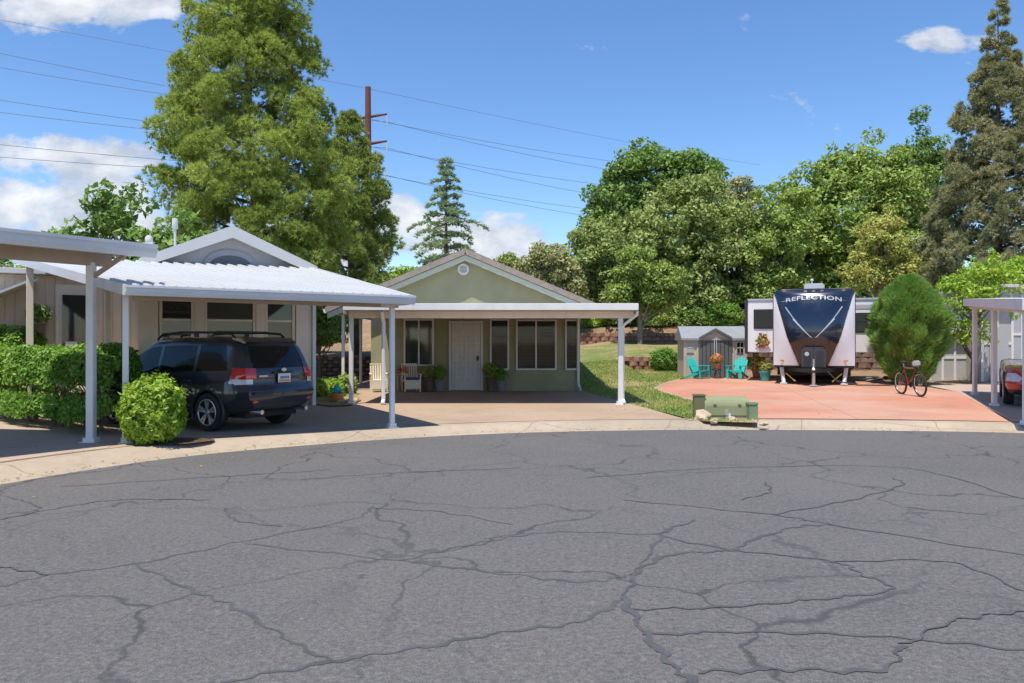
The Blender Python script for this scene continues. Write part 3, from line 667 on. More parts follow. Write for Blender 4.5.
def broadleaf(name, label, loc, h, lobes, lm, bark, group=None, nclump=90, cr=.55, per=110, lsize=.11, seed=0, trunk_r=.18, fork=.3, jit=.8, cat='tree', sparse=0, lean=(0,0)):
    """lobes: ellipsoids (x,y,z,rx,ry,rz) relative to the base that hold the crown"""
    r = np.random.default_rng(seed); t = thing(name, label, cat, loc, 0, group)
    lo = np.array(lobes,float); vol = lo[:,3]*lo[:,4]*lo[:,5]; k = r.choice(len(lo), nclump, p=vol/vol.sum())
    d = unit(r.normal(size=(nclump,3))); rad = r.uniform(.35,1,(nclump,1))**.6
    Cc_ = lo[k,:3]+d*rad*lo[k,3:]*.92; Cc_ += r.normal(0,.08,Cc_.shape)*lo[k,3:]
    crr = cr*r.uniform(.55,1.3,nclump)
    P = []; N = []
    for c,q,dd in zip(Cc_,crr,d):
        m = int(per*(q/cr)**2*r.uniform(.7,1.2))+3
        u = unit(r.normal(size=(m,3))); rr_ = q*r.uniform(.25,1,(m,1))**.5
        P.append(c+u*rr_*np.array([1,1,.72])); N.append(u*.5+dd*.35+np.array([0,0,.55]))
    P = np.concatenate(P); N = np.concatenate(N)
    ok = P[:,2] > .05
    mesh_np('crown', leaves(P[ok],N[ok],lsize,r,jit=jit), 4, lm, t)
    top = Vector((lean[0],lean[1],h*.8)); base = Vector((0,0,-.4)); mid = Vector((lean[0]*.3,lean[1]*.3,h*fork))
    tp = bez(base,mid,top,9); tr = [trunk_r*(1.35 if i==0 else (1-i/9.5)) for i in range(9)]
    limbs = []
    for j in r.choice(nclump, min(nclump, 26), replace=False):
        c = Vector(Cc_[j]); z0 = max(h*fork*.7, min(c.z-.25*h, h*.7)); f = min(max((z0+.4)/(h*.8+.4),.05),.95); i = f*8; a = tp[int(i)].lerp(tp[min(int(i)+1,8)], i%1)
        mm = a.lerp(c,.5)+Vector((0,0,-.06*h)); pts = bez(a,mm,c,6); r0 = trunk_r*(1-f)*.55+.015; limbs.append((pts,[r0*(1-.8*q/5)+.004 for q in range(6)]))
    limb_mesh((tp,tr), limbs, 'trunk', bark, t)
    return t
def needles(P, D, L, w, n, r, spread=.9):
    """tufts: at each point n thin triangles fanning about direction D"""
    m = len(P); Dn = np.repeat(unit(D),n,0); b = np.repeat(P,n,0)
    d = unit(Dn+spread*r.normal(size=(m*n,3))*.75); s = unit(np.cross(d,r.normal(size=(m*n,3))))*w
    l = L*r.uniform(.6,1.2,(m*n,1)); o = b+r.normal(0,.05,(m*n,3))*L
    return np.stack([o-s,o+s,o+d*l],1).reshape(-1,3)
def pine(name, label, loc, prof, lm, seed, nclump=330, cr=.5, tufts=30, per=11, L=.3, w=.02, trunk_r=.3, off=None, droop=.0, nsub=5, cat='tree'):
    """prof: list of (z, radius); clumps of needle tufts at the branch ends fill the cone unevenly"""
    r = np.random.default_rng(seed); t = thing(name, label, cat, loc)
    pz = np.array([p[0] for p in prof]); pr_ = np.array([p[1] for p in prof]); H = pz[-1]
    ox = (lambda z: np.interp(z,[p[0] for p in off],[p[1] for p in off])) if off else (lambda z: 0*z)
    zs = r.uniform(0,1,nclump*4)*(H-pz[0])+pz[0]; R0 = np.interp(zs,pz,pr_); keep = r.random(nclump*4) < (R0/pr_.max())*.9+.06
    zs = zs[keep][:nclump]; R0 = np.interp(zs,pz,pr_); n = len(zs); th = r.uniform(0,2*PI,n)
    lump = 1+.10*np.sin(3*th+zs*1.1)+.09*np.sin(5*th-zs*2.1)+.07*np.sin(zs*5+th)
    q = np.where(r.random(n)<.7, r.uniform(.82,1.0,n), r.uniform(.45,.85,n))*lump
    C = np.column_stack([ox(zs)+R0*q*np.cos(th), R0*q*np.sin(th), zs])
    P = []; D = []; sub = r.normal(size=(n,nsub,3)); sub = unit(sub+np.stack([np.cos(th)*.7,np.sin(th)*.7,0*th+.45],1)[:,None,:])
    for c,tt,k,sb in zip(C,th,q,sub):
        s = cr*r.uniform(.65,1.25)*(.5+.5*min(1,np.interp(c[2],pz,pr_)/(pr_.max()*.55))); out = np.array([math.cos(tt),math.sin(tt),.5])
        for e in sb:
            u = unit(r.normal(size=(tufts,3))+out*.4); cc_ = c+e*s*np.array([.95,.95,.65]); P.append(cc_+u*s*.46*r.uniform(.6,1,(tufts,1))); D.append(u+np.array([0,0,.35-droop]))
    mesh_np('crown', needles(np.concatenate(P),np.concatenate(D),L,w,per,r), 3, lm, t)
    tz = np.linspace(-.4,H*.97,12); tp = [Vector((float(ox(z)),0,z)) for z in tz]; tr = [trunk_r*(1-.93*i/11) for i in range(12)]
    limbs = []
    for c in C[r.choice(n,min(n,110),replace=False)]:
        c = Vector(c); za = max(.6,c.z-.35*math.hypot(c.x,c.y)); a = Vector((float(ox(za)),0,za)); rr_ = trunk_r*.3*(1-za/H)+.012
        limbs.append((bez(a,a.lerp(c,.6)+Vector((0,0,-.15)),c,5),[rr_*(1-.8*k/4) for k in range(5)]))
    limb_mesh((tp,tr),limbs,'trunk',BARK,t)
    return t
L_PINE = leafmat('pine_needle',[(.095,.15,.028),(.235,.30,.058),(.40,.445,.125)],0.35,0.6)
L_PINE2 = leafmat('olive_pine_needle',[(.09,.14,.035),(.19,.25,.06),(.31,.36,.11)],0.35,0.6)
L_CEDAR = leafmat('cedar_needle',[(.12,.19,.11),(.19,.27,.14),(.30,.36,.18)],0.3,0.6)
L_SPRUCE = leafmat('bronze_needle',[(.095,.12,.058),(.205,.22,.11),(.39,.355,.20)],0.3,0.9)
L_DARK = leafmat('dark_leaf',[(.06,.12,.025),(.11,.19,.038),(.19,.28,.065)],0.3,0.5)
L_GREEN = leafmat('green_leaf',[(.10,.165,.035),(.185,.26,.052),(.30,.37,.095)],0.3,0.5)
L_OLIVE = leafmat('olive_leaf',[(.105,.15,.04),(.195,.25,.07),(.315,.36,.125)],0.3,0.5)
L_PALE = leafmat('pale_leaf',[(0.156,0.182,0.072),(0.260,0.273,0.117),(0.390,0.377,0.182)],.3,.5)
L_YEL = leafmat('yellow_leaf',[(.16,.22,.05),(.28,.31,.08),(.48,.42,.12)],0.4,0.8)
L_LIME = leafmat('lime_leaf',[(.11,.20,.017),(.21,.32,.03),(.32,.43,.06)],0.4,2.5)
L_HEDGE = leafmat('hedge_leaf',[(.07,.16,.02),(.13,.25,.035),(.22,.35,.06)],0.4,1.5)
L_ARB = leafmat('arborvitae_leaf',[(.08,.165,.03),(.145,.255,.05),(.235,.34,.085)],0.3,1.2)
L_FLO = leafmat('orange_petal',[(0.750,0.160,0.030),(0.800,0.400,0.050),(0.800,0.620,0.100)],.3,6)
L_RED = leafmat('red_petal',[(0.500,0.040,0.050),(0.650,0.120,0.080),(0.750,0.300,0.100)],.3,6)
def tz(x,y): return float(terr(x,y))
# the big pines behind the mobile home
Y = 30; x = (250-512)/F*Y
def pr_px(l, Y, zb): return [(CH+(HZ-py)/F*Y-zb, w_/F*Y) for py,w_ in l]
pine('pine_tree','huge dense yellow green pine towering behind the white gable', (x,Y,.1),
     pr_px([(318,30),(290,58),(250,74),(200,79),(160,75),(120,66),(60,53),(0,38),(-50,20),(-90,4)],Y,.1), L_PINE, 3, 520, .60, 19, 15, .17, .0125, .34,
     off=[(0,.7),(5,.5),(9,-.05),(18,-.15)])
Y = 36; x = (345-512)/F*Y
pine('pine_tree','narrower olive pine leaning close against the huge pine, nearer the power pole', (x,Y,.9),
     pr_px([(325,18),(290,28),(250,32),(200,33),(165,22),(135,10),(108,2)],Y,.9), L_PINE2, 4, 150, .52, 17, 11, .2, .017, .26, off=[(0,.5),(6,.2),(11,.1)])
# layered cedar behind the olive house
def cedar(name, label, loc, H, rb, lm, seed, z0=1.2):
    r = np.random.default_rng(seed); t = thing(name,label,'tree',loc); Vs = []; limbs = []; z = z0
    while z < H*.985:
        f = (z-z0)/(H-z0); rad = float(np.interp(f,[0,.4,.62,.72,1],[1.0,.86,.62,.36,.04]))*rb ; nb = max(4,int(6*(1-f)+4)); t0 = r.uniform(0,6)
        for k in range(nb):
            th = t0+2*PI*k/nb+r.normal(0,.2); L_ = rad*r.uniform(.5,1.2)+.14; d = np.array([math.cos(th),math.sin(th),0]); p0 = np.array([0,0,z]); up_ = .16*L_
            pt = lambda s: p0+d*L_*s+np.array([0,0,up_*math.sin(s*2.4)-.22*L_*s*s])
            m = int(36*L_)+12; s = r.uniform(.12,1,m)**.75; base = np.array([pt(a) for a in s]); wid = .28*L_*(1-s)**.6*.8+.10
            side = np.array([-d[1],d[0],0]); P = base+side*(r.uniform(-1,1,m)*wid)[:,None]+np.array([0,0,1])*(r.normal(0,.05,m)-.03)[:,None]
            D = side*r.choice([-1,1],m)[:,None]*.6+d*.6+np.array([0,0,.1]); Vs.append(needles(P,D,.22,.022,5,r,.5))
            limbs.append(([Vector(pt(a)) for a in (0,.35,.7,1)],[.035*(1-f)+.012,.02,.012,.005]))
        z += .30+.62*(1-f)
    mesh_np('crown', np.concatenate(Vs), 3, lm, t)
    limb_mesh(([Vector((0,0,q)) for q in np.linspace(-.4,H,8)],[.22*(1-.95*i/7) for i in range(8)]), limbs, 'trunk', BARK, t); return t
Y = 44; x = (446-512)/F*Y; zb = tz(x,Y)
cedar('cedar_tree','blue green layered cedar with a pointed top behind the olive house', (x,Y,zb), CH+(HZ-156)/F*Y-zb, 50/F*Y, L_CEDAR, 5, 1.6)
# leafy tree beyond the near carport
Y = 24; x = (124-512)/F*Y
broadleaf('mulberry_tree','big leaved leafy tree left of the huge pine above the near carport', (x,Y,.1), 5.4,
  [(-.5,0,4.4,1.6,1.2,1.1),(.9,0,4.3,1.4,1.2,1.0),(-1.7,0,4.2,.8,.8,.6),(-.2,0,5.6,.8,.7,.8),(1.6,.3,4.8,.8,.8,.8)], L_DARK, BARKG, None, 150, .36, 30, .12, 6, .14, .45)
# tall narrow bronze spruce at the right edge
Y = 40; x = (998-512)/F*Y; zb = tz(x,Y)
pine('spruce_tree','tall pointed bronze brown conifer at the right edge', (x,Y,zb), pr_px([(330,28),(290,58),(240,58),(190,48),(130,32),(70,15),(30,5),(2,1)],Y,zb), L_SPRUCE, 8, 520, .46, 15, 10, .2, .021, .28, droop=.2, nsub=5)
# background grove
def px_tree(name, label, px, Y, lobes_px, lm, bark, seed, nclump, cr, per, ls, group='background trees behind the houses', h=None, tr=.2, cat='tree', **kw):
    x = (px-512)/F*Y; zb = tz(x,Y); lob = []
    for (cx_,cy_,rx_,ry_) in lobes_px: lob.append(((cx_-px)/F*Y, 0, CH+(HZ-cy_)/F*Y-zb, rx_/F*Y, (rx_+ry_)/2/F*Y*.9, ry_/F*Y))
    H = max(l[2]+l[5] for l in lob)
    return broadleaf(name, label, (x,Y,zb), h or H*.85, lob, lm, bark, group, int(nclump*2.3), cr*.88, int(per*1.25), ls*.70, seed, tr, cat=cat, **kw)
px_tree('shade_tree','dark green rounded tree rising tallest behind the grove', 650, 64, [(650,180,45,32),(615,200,38,30),(690,185,36,35),(640,160,28,20),(610,240,35,40),(690,250,30,50)], L_DARK, BARKG, 21, 110, 1.15, 110, .27)
px_tree('olive_tree','broad olive green tree at the middle of the grove behind the flat carport end', 690, 50, [(690,240,62,60),(650,265,45,55),(735,255,45,60),(700,200,38,25),(680,300,70,35)], L_OLIVE, BARKG, 22, 190, .8, 105, .19)
px_tree('olive_tree','grey olive tree left of the broad grove tree above the olive house roof', 600, 48, [(600,260,34,40),(575,280,25,30),(620,290,36,36),(590,235,20,22)], L_OLIVE, BARKG, 23, 90, .65, 90, .17)
px_tree('ash_tree','light green tree leafing down to the carport roof end', 640, 44, [(640,275,28,30),(660,290,32,26),(625,295,22,20)], L_GREEN, BARKG, 24, 75, .55, 90, .15)
px_tree('plume_tree','pale feathery straw coloured tree top peeping over the grove', 738, 58, [(738,200,28,20),(745,225,24,24)], L_PALE, BARKG, 25, 40, .7, 130, .16)
px_tree('pecan_tree','tall bright green tree behind the travel trailer roof', 835, 54, [(850,215,60,62),(800,250,50,60),(895,240,42,60),(850,165,40,30),(810,190,34,26),(880,175,30,28),(840,290,70,35),(905,190,26,34)], L_GREEN, BARKG, 26, 230, .95, 105, .22)
px_tree('pecan_tree','loose green tree between the straw plume and the trailer roof', 775, 48, [(775,260,34,55),(790,215,26,28),(765,195,14,14),(770,300,40,30)], L_GREEN, BARKG, 27, 100, .65, 85, .17)
px_tree('locust_tree','green branch top reaching up beside the bronze conifer', 922, 58, [(922,150,26,20),(930,118,20,9),(940,185,26,32),(930,230,26,30)], L_DARK, BARKG, 28, 55, .8, 95, .2)
px_tree('smoke_tree','yellow leaved shrubby tree right of the trailer roof', 880, 42, [(880,245,26,30),(895,270,26,24),(862,270,20,22),(885,222,16,14)], L_YEL, BARKG, 29, 80, .5, 75, .13)
px_tree('olive_tree','dull olive tree between the yellow tree and the bronze conifer', 918, 45, [(918,265,26,36),(930,295,24,30),(905,300,28,26)], L_OLIVE, BARKG, 30, 75, .6, 90, .16)
px_tree('elm_tree','dull yellow green tree just right of the olive house ridge', 548, 46, [(548,268,26,26),(525,280,20,18),(565,285,22,22)], L_PALE, BARKG, 31, 65, .55, 90, .15)
px_tree('elm_tree','wispy low tree behind the olive house ridge', 512, 52, [(512,268,18,14),(500,276,20,12)], L_OLIVE, BARKG, 32, 34, .5, 70, .14)
px_tree('acacia_tree','lime green low tree between the pines and the olive house roof', 402, 40, [(402,282,20,14),(385,292,22,16),(420,290,16,14)], L_LIME, BARKG, 33, 50, .45, 90, .12)
px_tree('olive_tree','dark shrubby tree behind the white gable under the pines', 262, 38, [(262,290,60,40),(310,285,40,34),(220,290,40,36)], L_HEDGE, BARKG, 34, 110, .6, 80, .16)
px_tree('shade_tree','dark green tree low behind the trailer and shed', 735, 52, [(735,300,40,28),(700,315,40,20),(780,310,45,22)], L_DARK, BARKG, 35, 95, .65, 90, .18)
px_tree('shade_tree','dark low tree behind the round clipped shrub', 860, 50, [(860,310,40,26),(900,320,40,24)], L_DARK, BARKG, 36, 80, .6, 90, .17)
px_tree('shade_tree','dull dark tree behind the small bright tree at the right', 965, 52, [(965,300,44,34),(1010,310,40,30),(940,320,30,24)], L_HEDGE, BARKG, 37, 80, .7, 90, .18)
px_tree('pine_tree','dark needle tree far left behind the siding house', 20, 46, [(20,285,60,24),(-60,270,70,50),(70,290,40,24)], L_HEDGE, BARKG, 38, 80, .7, 80, .18)
# shrubs along the upper block wall
for i,(px,py,rx_,ry_,lm,lab) in enumerate([(592,322,14,12,L_LIME,'yellow green shrub above the block wall beside the olive house'),(612,318,20,16,L_DARK,'dark shrub above the block wall left of the carport post'),(652,318,24,18,L_GREEN,'green shrub above the block wall right of the carport post'),(690,320,22,18,L_DARK,'dark shrub above the block wall next to the shed roof'),(722,316,20,16,L_HEDGE,'dull shrub behind the shed roof')]):
    px_tree('shrub', lab, px, 47.5, [(px,py,rx_,ry_),(px+6,py+4,rx_*.7,ry_*.8)], lm, BARKG, 50+i, 34, .38, 70, .10, 'shrubs above the block wall', tr=.05, cat='shrub')
px_tree('flowering_shrub','green shrub with orange blossom between the two carports', 320, 30.5, [(318,318,20,22),(332,330,16,16),(308,338,14,14)], L_GREEN, BARKG, 61, 60, .34, 75, .085, None, tr=.06, cat='shrub')
# clipped hedge, front bush
def clipped(name, label, pts, hw, h, lm, n, ls, seed, zb=.1, cat='hedge'):
    """a sheared hedge along pts: leaves fill a rounded box section, thickest at its skin"""
    r = np.random.default_rng(seed); t = thing(name, label, cat, (pts[0][0],pts[0][1],zb)); A = np.array(pts,float)-np.array(pts[0]); seg = np.linalg.norm(np.diff(A,axis=0),axis=1); cum = np.concatenate([[0],np.cumsum(seg)])
    s = r.uniform(-hw*.8,cum[-1]+hw*.8,n); x = np.interp(s,cum,A[:,0]); y = np.interp(s,cum,A[:,1]); dx = np.gradient(A[:,0]); dy = np.gradient(A[:,1])
    tx = np.interp(s,cum,dx); ty = np.interp(s,cum,dy); L_ = np.hypot(tx,ty); tx/=L_; ty/=L_; over = np.where(s<0,s,np.where(s>cum[-1],s-cum[-1],0))
    th = r.uniform(-.15*PI,1.15*PI,n); q = r.uniform(.72,1.02,n)+.07*np.sin(s*3.1)+.05*np.sin(s*7+th*3)+.04*np.sin(th*5+s*2); e = .45
    cs,sn = np.cos(th),np.sin(th); u = np.sign(cs)*np.abs(cs)**e; v = np.sign(sn)*np.abs(sn)**e; sh = np.sqrt(np.clip(1-(over/(hw*.9))**2,0.05,1))
    px_ = x-ty*u*q*hw*sh+tx*over; py_ = y+tx*u*q*hw*sh+ty*over; pz_ = h*.5+v*q*h*.5*(.6+.4*sh); pz_ = np.maximum(pz_, r.uniform(.03,.2,n))
    P = np.column_stack([px_,py_,pz_]); N = np.column_stack([-ty*u+tx*over,tx*u+ty*over,v*.8+.3])
    mesh_np('foliage', leaves(P,N,ls,r,.55,.75), 4, lm, t)
    mb = MB()
    for k in range(max(5,int(cum[-1]/.35))):
        ss = r.uniform(0,cum[-1]); a = Vector((float(np.interp(ss,cum,A[:,0])),float(np.interp(ss,cum,A[:,1])),-.05))
        for j in range(3): mb.tube([a,a+Vector((r.normal(0,.1),r.normal(0,.1),h*.4)),a+Vector((r.normal(0,.25)*hw*2,r.normal(0,.25)*hw*2,h*.85))],[.02,.014,.005],5)
    mb.build('stems', BARK, t, 0, True); return t
clipped('clipped_hedge','long dark green clipped hedge behind the near carport post', [(-12.4,17.6),(-10.9,16.5),(-9.4,15.4),(-7.9,14.2),(-6.75,13.35)], .52, 1.42, L_HEDGE, 62000, .040, 71)
clipped('clipped_hedge','taller dark clipped bush behind the left end of the long hedge', [(-13.4,19.0),(-11.9,18.2),(-11.0,17.6)], .6, 1.85, L_HEDGE, 24000, .045, 72)
def round_bush(name, label, loc, rx_, ry_, h, lm, n, ls, seed, up=.4, cat='bush', spike=0):
    r = np.random.default_rng(seed); t = thing(name,label,cat,loc); d = unit(r.normal(size=(n,3))); q = r.uniform(.6,1.0,(n,1))**.5
    lump = 1+.07*np.sin(4*d[:,:1]*3+d[:,2:]*5)+.06*np.sin(9*d[:,1:2]+4*d[:,:1]); dd = np.sign(d)*np.abs(d)**.82; lump = lump+.05*np.sin(17*d[:,:1]+3)*np.sin(15*d[:,2:]); P = dd*q*lump*np.array([rx_,ry_,h*.52])*.93+np.array([0,0,h*.5]); P[:,2] = np.maximum(P[:,2],r.uniform(.02,.14,n))
    m = n//5; k = r.integers(0,70,m); sd = unit(r.normal(size=(70,3))+[0,0,.5]); sl = r.uniform(.95,1.16,(70,1)); f = r.uniform(.8,1,(m,1)); Pq = sd[k]*sl[k]*f*np.array([rx_,ry_,h*.52])+np.array([0,0,h*.5])+r.normal(0,.028,(m,3)); Pq[:,2] = np.maximum(Pq[:,2],.03)
    P = np.concatenate([P,Pq]); d = np.concatenate([d,sd[k]])
    mesh_np('foliage', leaves(P,d+np.array([0,0,up]),ls,r,.42,.85), 4, lm, t); mb = MB()
    for k in range(12): mb.tube([Vector((0,0,-.05)),Vector((r.normal(0,.12)*rx_,r.normal(0,.12)*ry_,h*.35)),Vector((r.normal(0,.35)*rx_,r.normal(0,.35)*ry_,h*.8))],[.02,.013,.005],5)
    mb.build('stems', BARK, t, 0, True); return t
round_bush('round_bush','bright yellow green rounded bush at the kerb beside the car', (-5.42,12.02,.1),   .47,.46,1.0, L_LIME, 6500, .045, 73)
round_bush('round_shrub','small round green shrub in front of the low block wall by the shed', ((665-512)/F*35.0,35.0,tz(6.7,35.0)), .66,.6,1.0, L_HEDGE, 5000, .055, 74, cat='shrub')
# conical arborvitae with upright sprays
def sprays(name, label, loc, prof, lm, n, L, w, seed, cat='shrub'):
    r = np.random.default_rng(seed); t = thing(name,label,cat,loc); pz=[p[0] for p in prof]; pr=[p[1] for p in prof]
    z = r.uniform(pz[0],pz[-1],n*2); R0 = np.interp(z,pz,pr); k = r.random(n*2) < R0/max(pr); z = z[k]; R0 = R0[k]; th = r.uniform(0,2*PI,len(z))
    lump = 1+.13*np.sin(4*th+z*2.3)+.10*np.sin(9*th-z*5)+.08*np.sin(z*8+th*3); q = r.uniform(.62,1.0,len(z))**.6*lump; P = np.column_stack([R0*q*np.cos(th),R0*q*np.sin(th),z])
    D = np.column_stack([np.cos(th)*.7,np.sin(th)*.7,np.full(len(z),.9)]); mesh_np('foliage', needles(P,D,L,w,5,r,.45), 3, lm, t)
    mb = MB(); mb.tube([(0,0,-.1),(.02,0,1),(0,0,prof[-1][0]*.9)],[.1,.07,.01],8)
    for k in range(40):
        i = r.integers(len(P)); mb.tube([Vector((0,0,max(.1,P[i,2]-.7))),Vector(P[i])*.9],[.02,.005],5)
    mb.build('trunk', BARK, t, 0, True); return t
b0 = g(909,385); 
sprays('arborvitae','big egg shaped clipped evergreen on the red pad right of the trailer', b0, pr_px([(385,12),(372,20),(350,28),(320,31.5),(302,27),(289,17),(278,5)],b0.y,b0.z), L_ARB, 17000, .20, .013, 81)
# small bright tree beside the right carport
b0 = g(974,384)
x = b0.x
broadleaf('redbud_tree','small bright lime green tree left of the right carport', b0, 3.2, [((px-974)/F*b0.y,0,CH+(HZ-py)/F*b0.y-b0.z,a/F*b0.y,a/F*b0.y,b_/F*b0.y) for px,py,a,b_ in [(978,285,30,26),(960,300,22,24),(1000,300,18,22),(972,330,24,16),(985,262,16,14)]], L_LIME, BARK, None, 100, .30, 40, .07, 82, .13, .35)
for px,py,lab in [(1020,305,'lime green shrub at the right edge above the right carport'),]:
    px_tree('shrub', lab, px, 33, [(px,py-32,22,16)], L_LIME, BARKG, 83, 30, .35, 60, .09, None, tr=.05, cat='shrub')

# power pole and its lines
Y = 80; px = 368; x = (px-512)/F*Y; zb = tz(x,Y); pl = thing('power_pole','tall rust brown steel power pole behind the pines','pole',(x,Y,zb))
def zz(py): return CH+(HZ-py)/F*Y-zb
MB().lathe([(.42,-.5),(.40,zz(87)*.3),(.34,zz(87)*.7),(.28,zz(87))],n=12).build('shaft', CORTEN, pl, 0, True)
arms = []
for (pl_,pr2,py) in [(356,387,116),(350,387,143),(356,385,170)]:
    a = (pl_-px)/F*Y; b = (pr2-px)/F*Y; MB().tube([(a,0,zz(py+3)),(0,0,zz(py+1)),(b,0,zz(py-2))],[.10,.17,.10],8).build('crossarm', CORTEN, pl, 0, True)
    for xx in (a,b): MB().tube([(xx,0,zz(py)),(xx+.02,0,zz(py)-.9)],.06,6).build('insulator', ROOFW, pl, 0, True)
WIRE = mat('wire_grey',(.10,.11,.13),.6,.05)
P0 = Vector((x,Y,zb))
wl = [(44,75,'top left',116,355,(600,157),'uppermost'),(62,90,'',122,387,(585,165),'second'),(91,112,'',143,352,(590,180),'third'),(106,124,'',148,387,(580,192),'fourth'),(137,150,'',170,357,(575,204),'fifth'),(152,163,'',175,385,(572,212),'sixth')]
for i,(y0,y1,_,ya,xa,(xe,ye),lab) in enumerate(wl):
    A = at(-160, y0-(y1-y0)*.85, 60); B = at(xa, ya, Y+(.3 if xa>368 else 0)); C_ = at(xe+60, ye+10, 112)
    pts = [A.lerp(B,t)-Vector((0,0,1.1*4*t*(1-t)*.5)) for t in np.linspace(0,1,14)]+[B.lerp(C_,t)-Vector((0,0,.9*4*t*(1-t)*.5)) for t in np.linspace(0,1,12)][1:]
    tag(MB().tube(pts,.021,5).build('power_line', WIRE), f'{lab} thin dark power line from the top, strung across the sky past the rust pole', 'power line', 'power lines')
A = at(365,88,Y); C_ = at(760,165,140); tag(MB().tube([at(-160,-10,62)]+[A.lerp(C_,t)-Vector((0,0,1.6*t*(1-t))) for t in np.linspace(0,1,10)],.018,5).build('power_line', WIRE),'faintest thin ground wire from the very tip of the rust pole','power line','power lines')

# block retaining walls
def blockmat(name, a, b_, dk):
    m, nt, bs = newmat(name); o = nd(nt,'ShaderNodeTexCoord').outputs['Object']; geo = nd(nt,'ShaderNodeNewGeometry')
    c = ramp(nt, geo.outputs['Random Per Island'], [(.1,a),(.9,b_)]); c = mixc(nt, ramp(nt, noise(nt,o,6,5,.7),[(.45,0.0),(.7,.7)]), c, dk)
    nt.links.new(c, bs.inputs['Base Color']); bs.inputs['Roughness'].default_value = .95
    bp = nd(nt,'ShaderNodeBump'); bp.inputs['Strength'].default_value = .7; bp.inputs['Distance'].default_value = .03; nt.links.new(noise(nt,o,25,4), bp.inputs['Height']); nt.links.new(bp.outputs[0], bs.inputs['Normal']); return m
BLOCK = blockmat('red_block',(.33,.165,.11),(.46,.27,.19),(.25,.14,.10)); RUBBLE = blockmat('dark_rubble',(.20,.115,.08),(.36,.24,.17),(.12,.08,.06))
def block_wall(name, label, x0, x1, y, zb, zt, m, bw=.42, bh=.2, rough=0, seed=0):
    r = random.Random(seed); t = thing(name,label,'wall',((x0+x1)/2,y,zb)); mb = MB(); W = x1-x0; nr = max(2,round((zt-zb)/bh)); h = (zt-zb)/nr; mb2 = MB()
    for j in range(nr):
        k = -W/2-(bw/2 if j%2 else 0)
        while k < W/2:
            w_ = bw*(1+rough*r.uniform(-.5,.6)); z = j*h+.004; q = r.uniform(0,.03+rough*.06); y0 = j*.03
            a,b_ = k+.012,k+w_-.012; hh = h-.012
            mb.add([(a,y0+.02,z),((a+b_)/2,y0-.10-q,z+.02),(b_,y0+.02,z),(b_,y0+.28,z),(a,y0+.28,z),(a,y0+.02,z+hh),((a+b_)/2,y0-.10-q,z+hh-.02),(b_,y0+.02,z+hh),(b_,y0+.28,z+hh),(a,y0+.28,z+hh)],
                   [(4,3,2,1,0),(5,6,7,8,9),(0,1,6,5),(1,2,7,6),(2,3,8,7),(3,4,9,8),(4,0,5,9)]); k += w_
    return mb.build('blocks', m, t)
block_wall('block_wall','long upper red block wall at the top of the lawn beyond the olive house', 1.6, 10.2, 46.0, 1.2, 2.16, BLOCK, .5, .24)
block_wall('block_wall','low red block wall on the lawn left of the shed', 5.3, 8.0, 36.0, .1, .98, BLOCK, .42, .22)
block_wall('block_wall','red block wall between the two carports behind the flower bed', -15, -3.2, 33.8, .05, 1.03, BLOCK, .46, .16)
block_wall('rubble_wall','dark rubble stone wall behind the trailer and round evergreen', 8.2, 24, 36.0, .2, 1.9, RUBBLE, .5, .26, .8)
# ------------------------------------------------------------------ vehicles
def crv(xs, ys):
    xs = np.array(xs,float); ys = np.array(ys,float); m = np.gradient(ys,xs)
    def f(q):
        q = np.clip(q,xs[0],xs[-1]); i = np.clip(np.searchsorted(xs,q)-1,0,len(xs)-2); h = xs[i+1]-xs[i]; t = (q-xs[i])/h
        return (2*t**3-3*t**2+1)*ys[i]+(t**3-2*t**2+t)*h*m[i]+(-2*t**3+3*t**2)*ys[i+1]+(t**3-t**2)*h*m[i+1]
    return f
def sub_grid(name, V, Fs, m, parent, off=0.0, smooth=True):
    """own mesh from a list of quads over the shared vertex array, pushed out along its normals"""
    Fs = np.array(Fs); used, inv = np.unique(Fs, return_inverse=True); P = V[used]; Q = inv.reshape(Fs.shape)
    me = bpy.data.meshes.new(name); me.from_pydata(P.tolist(), [], Q.tolist())
    bm = bmesh.new(); bm.from_mesh(me); bmesh.ops.remove_doubles(bm, verts=bm.verts, dist=1e-5); bm.normal_update()
    if off:
        for v in bm.verts: v.co += v.normal*off
    bm.to_mesh(me); bm.free()
    me.polygons.foreach_set('use_smooth',[smooth]*len(me.polygons)); 
    if smooth: me.set_sharp_from_angle(angle=.8)
    return link(name, me, m, parent)
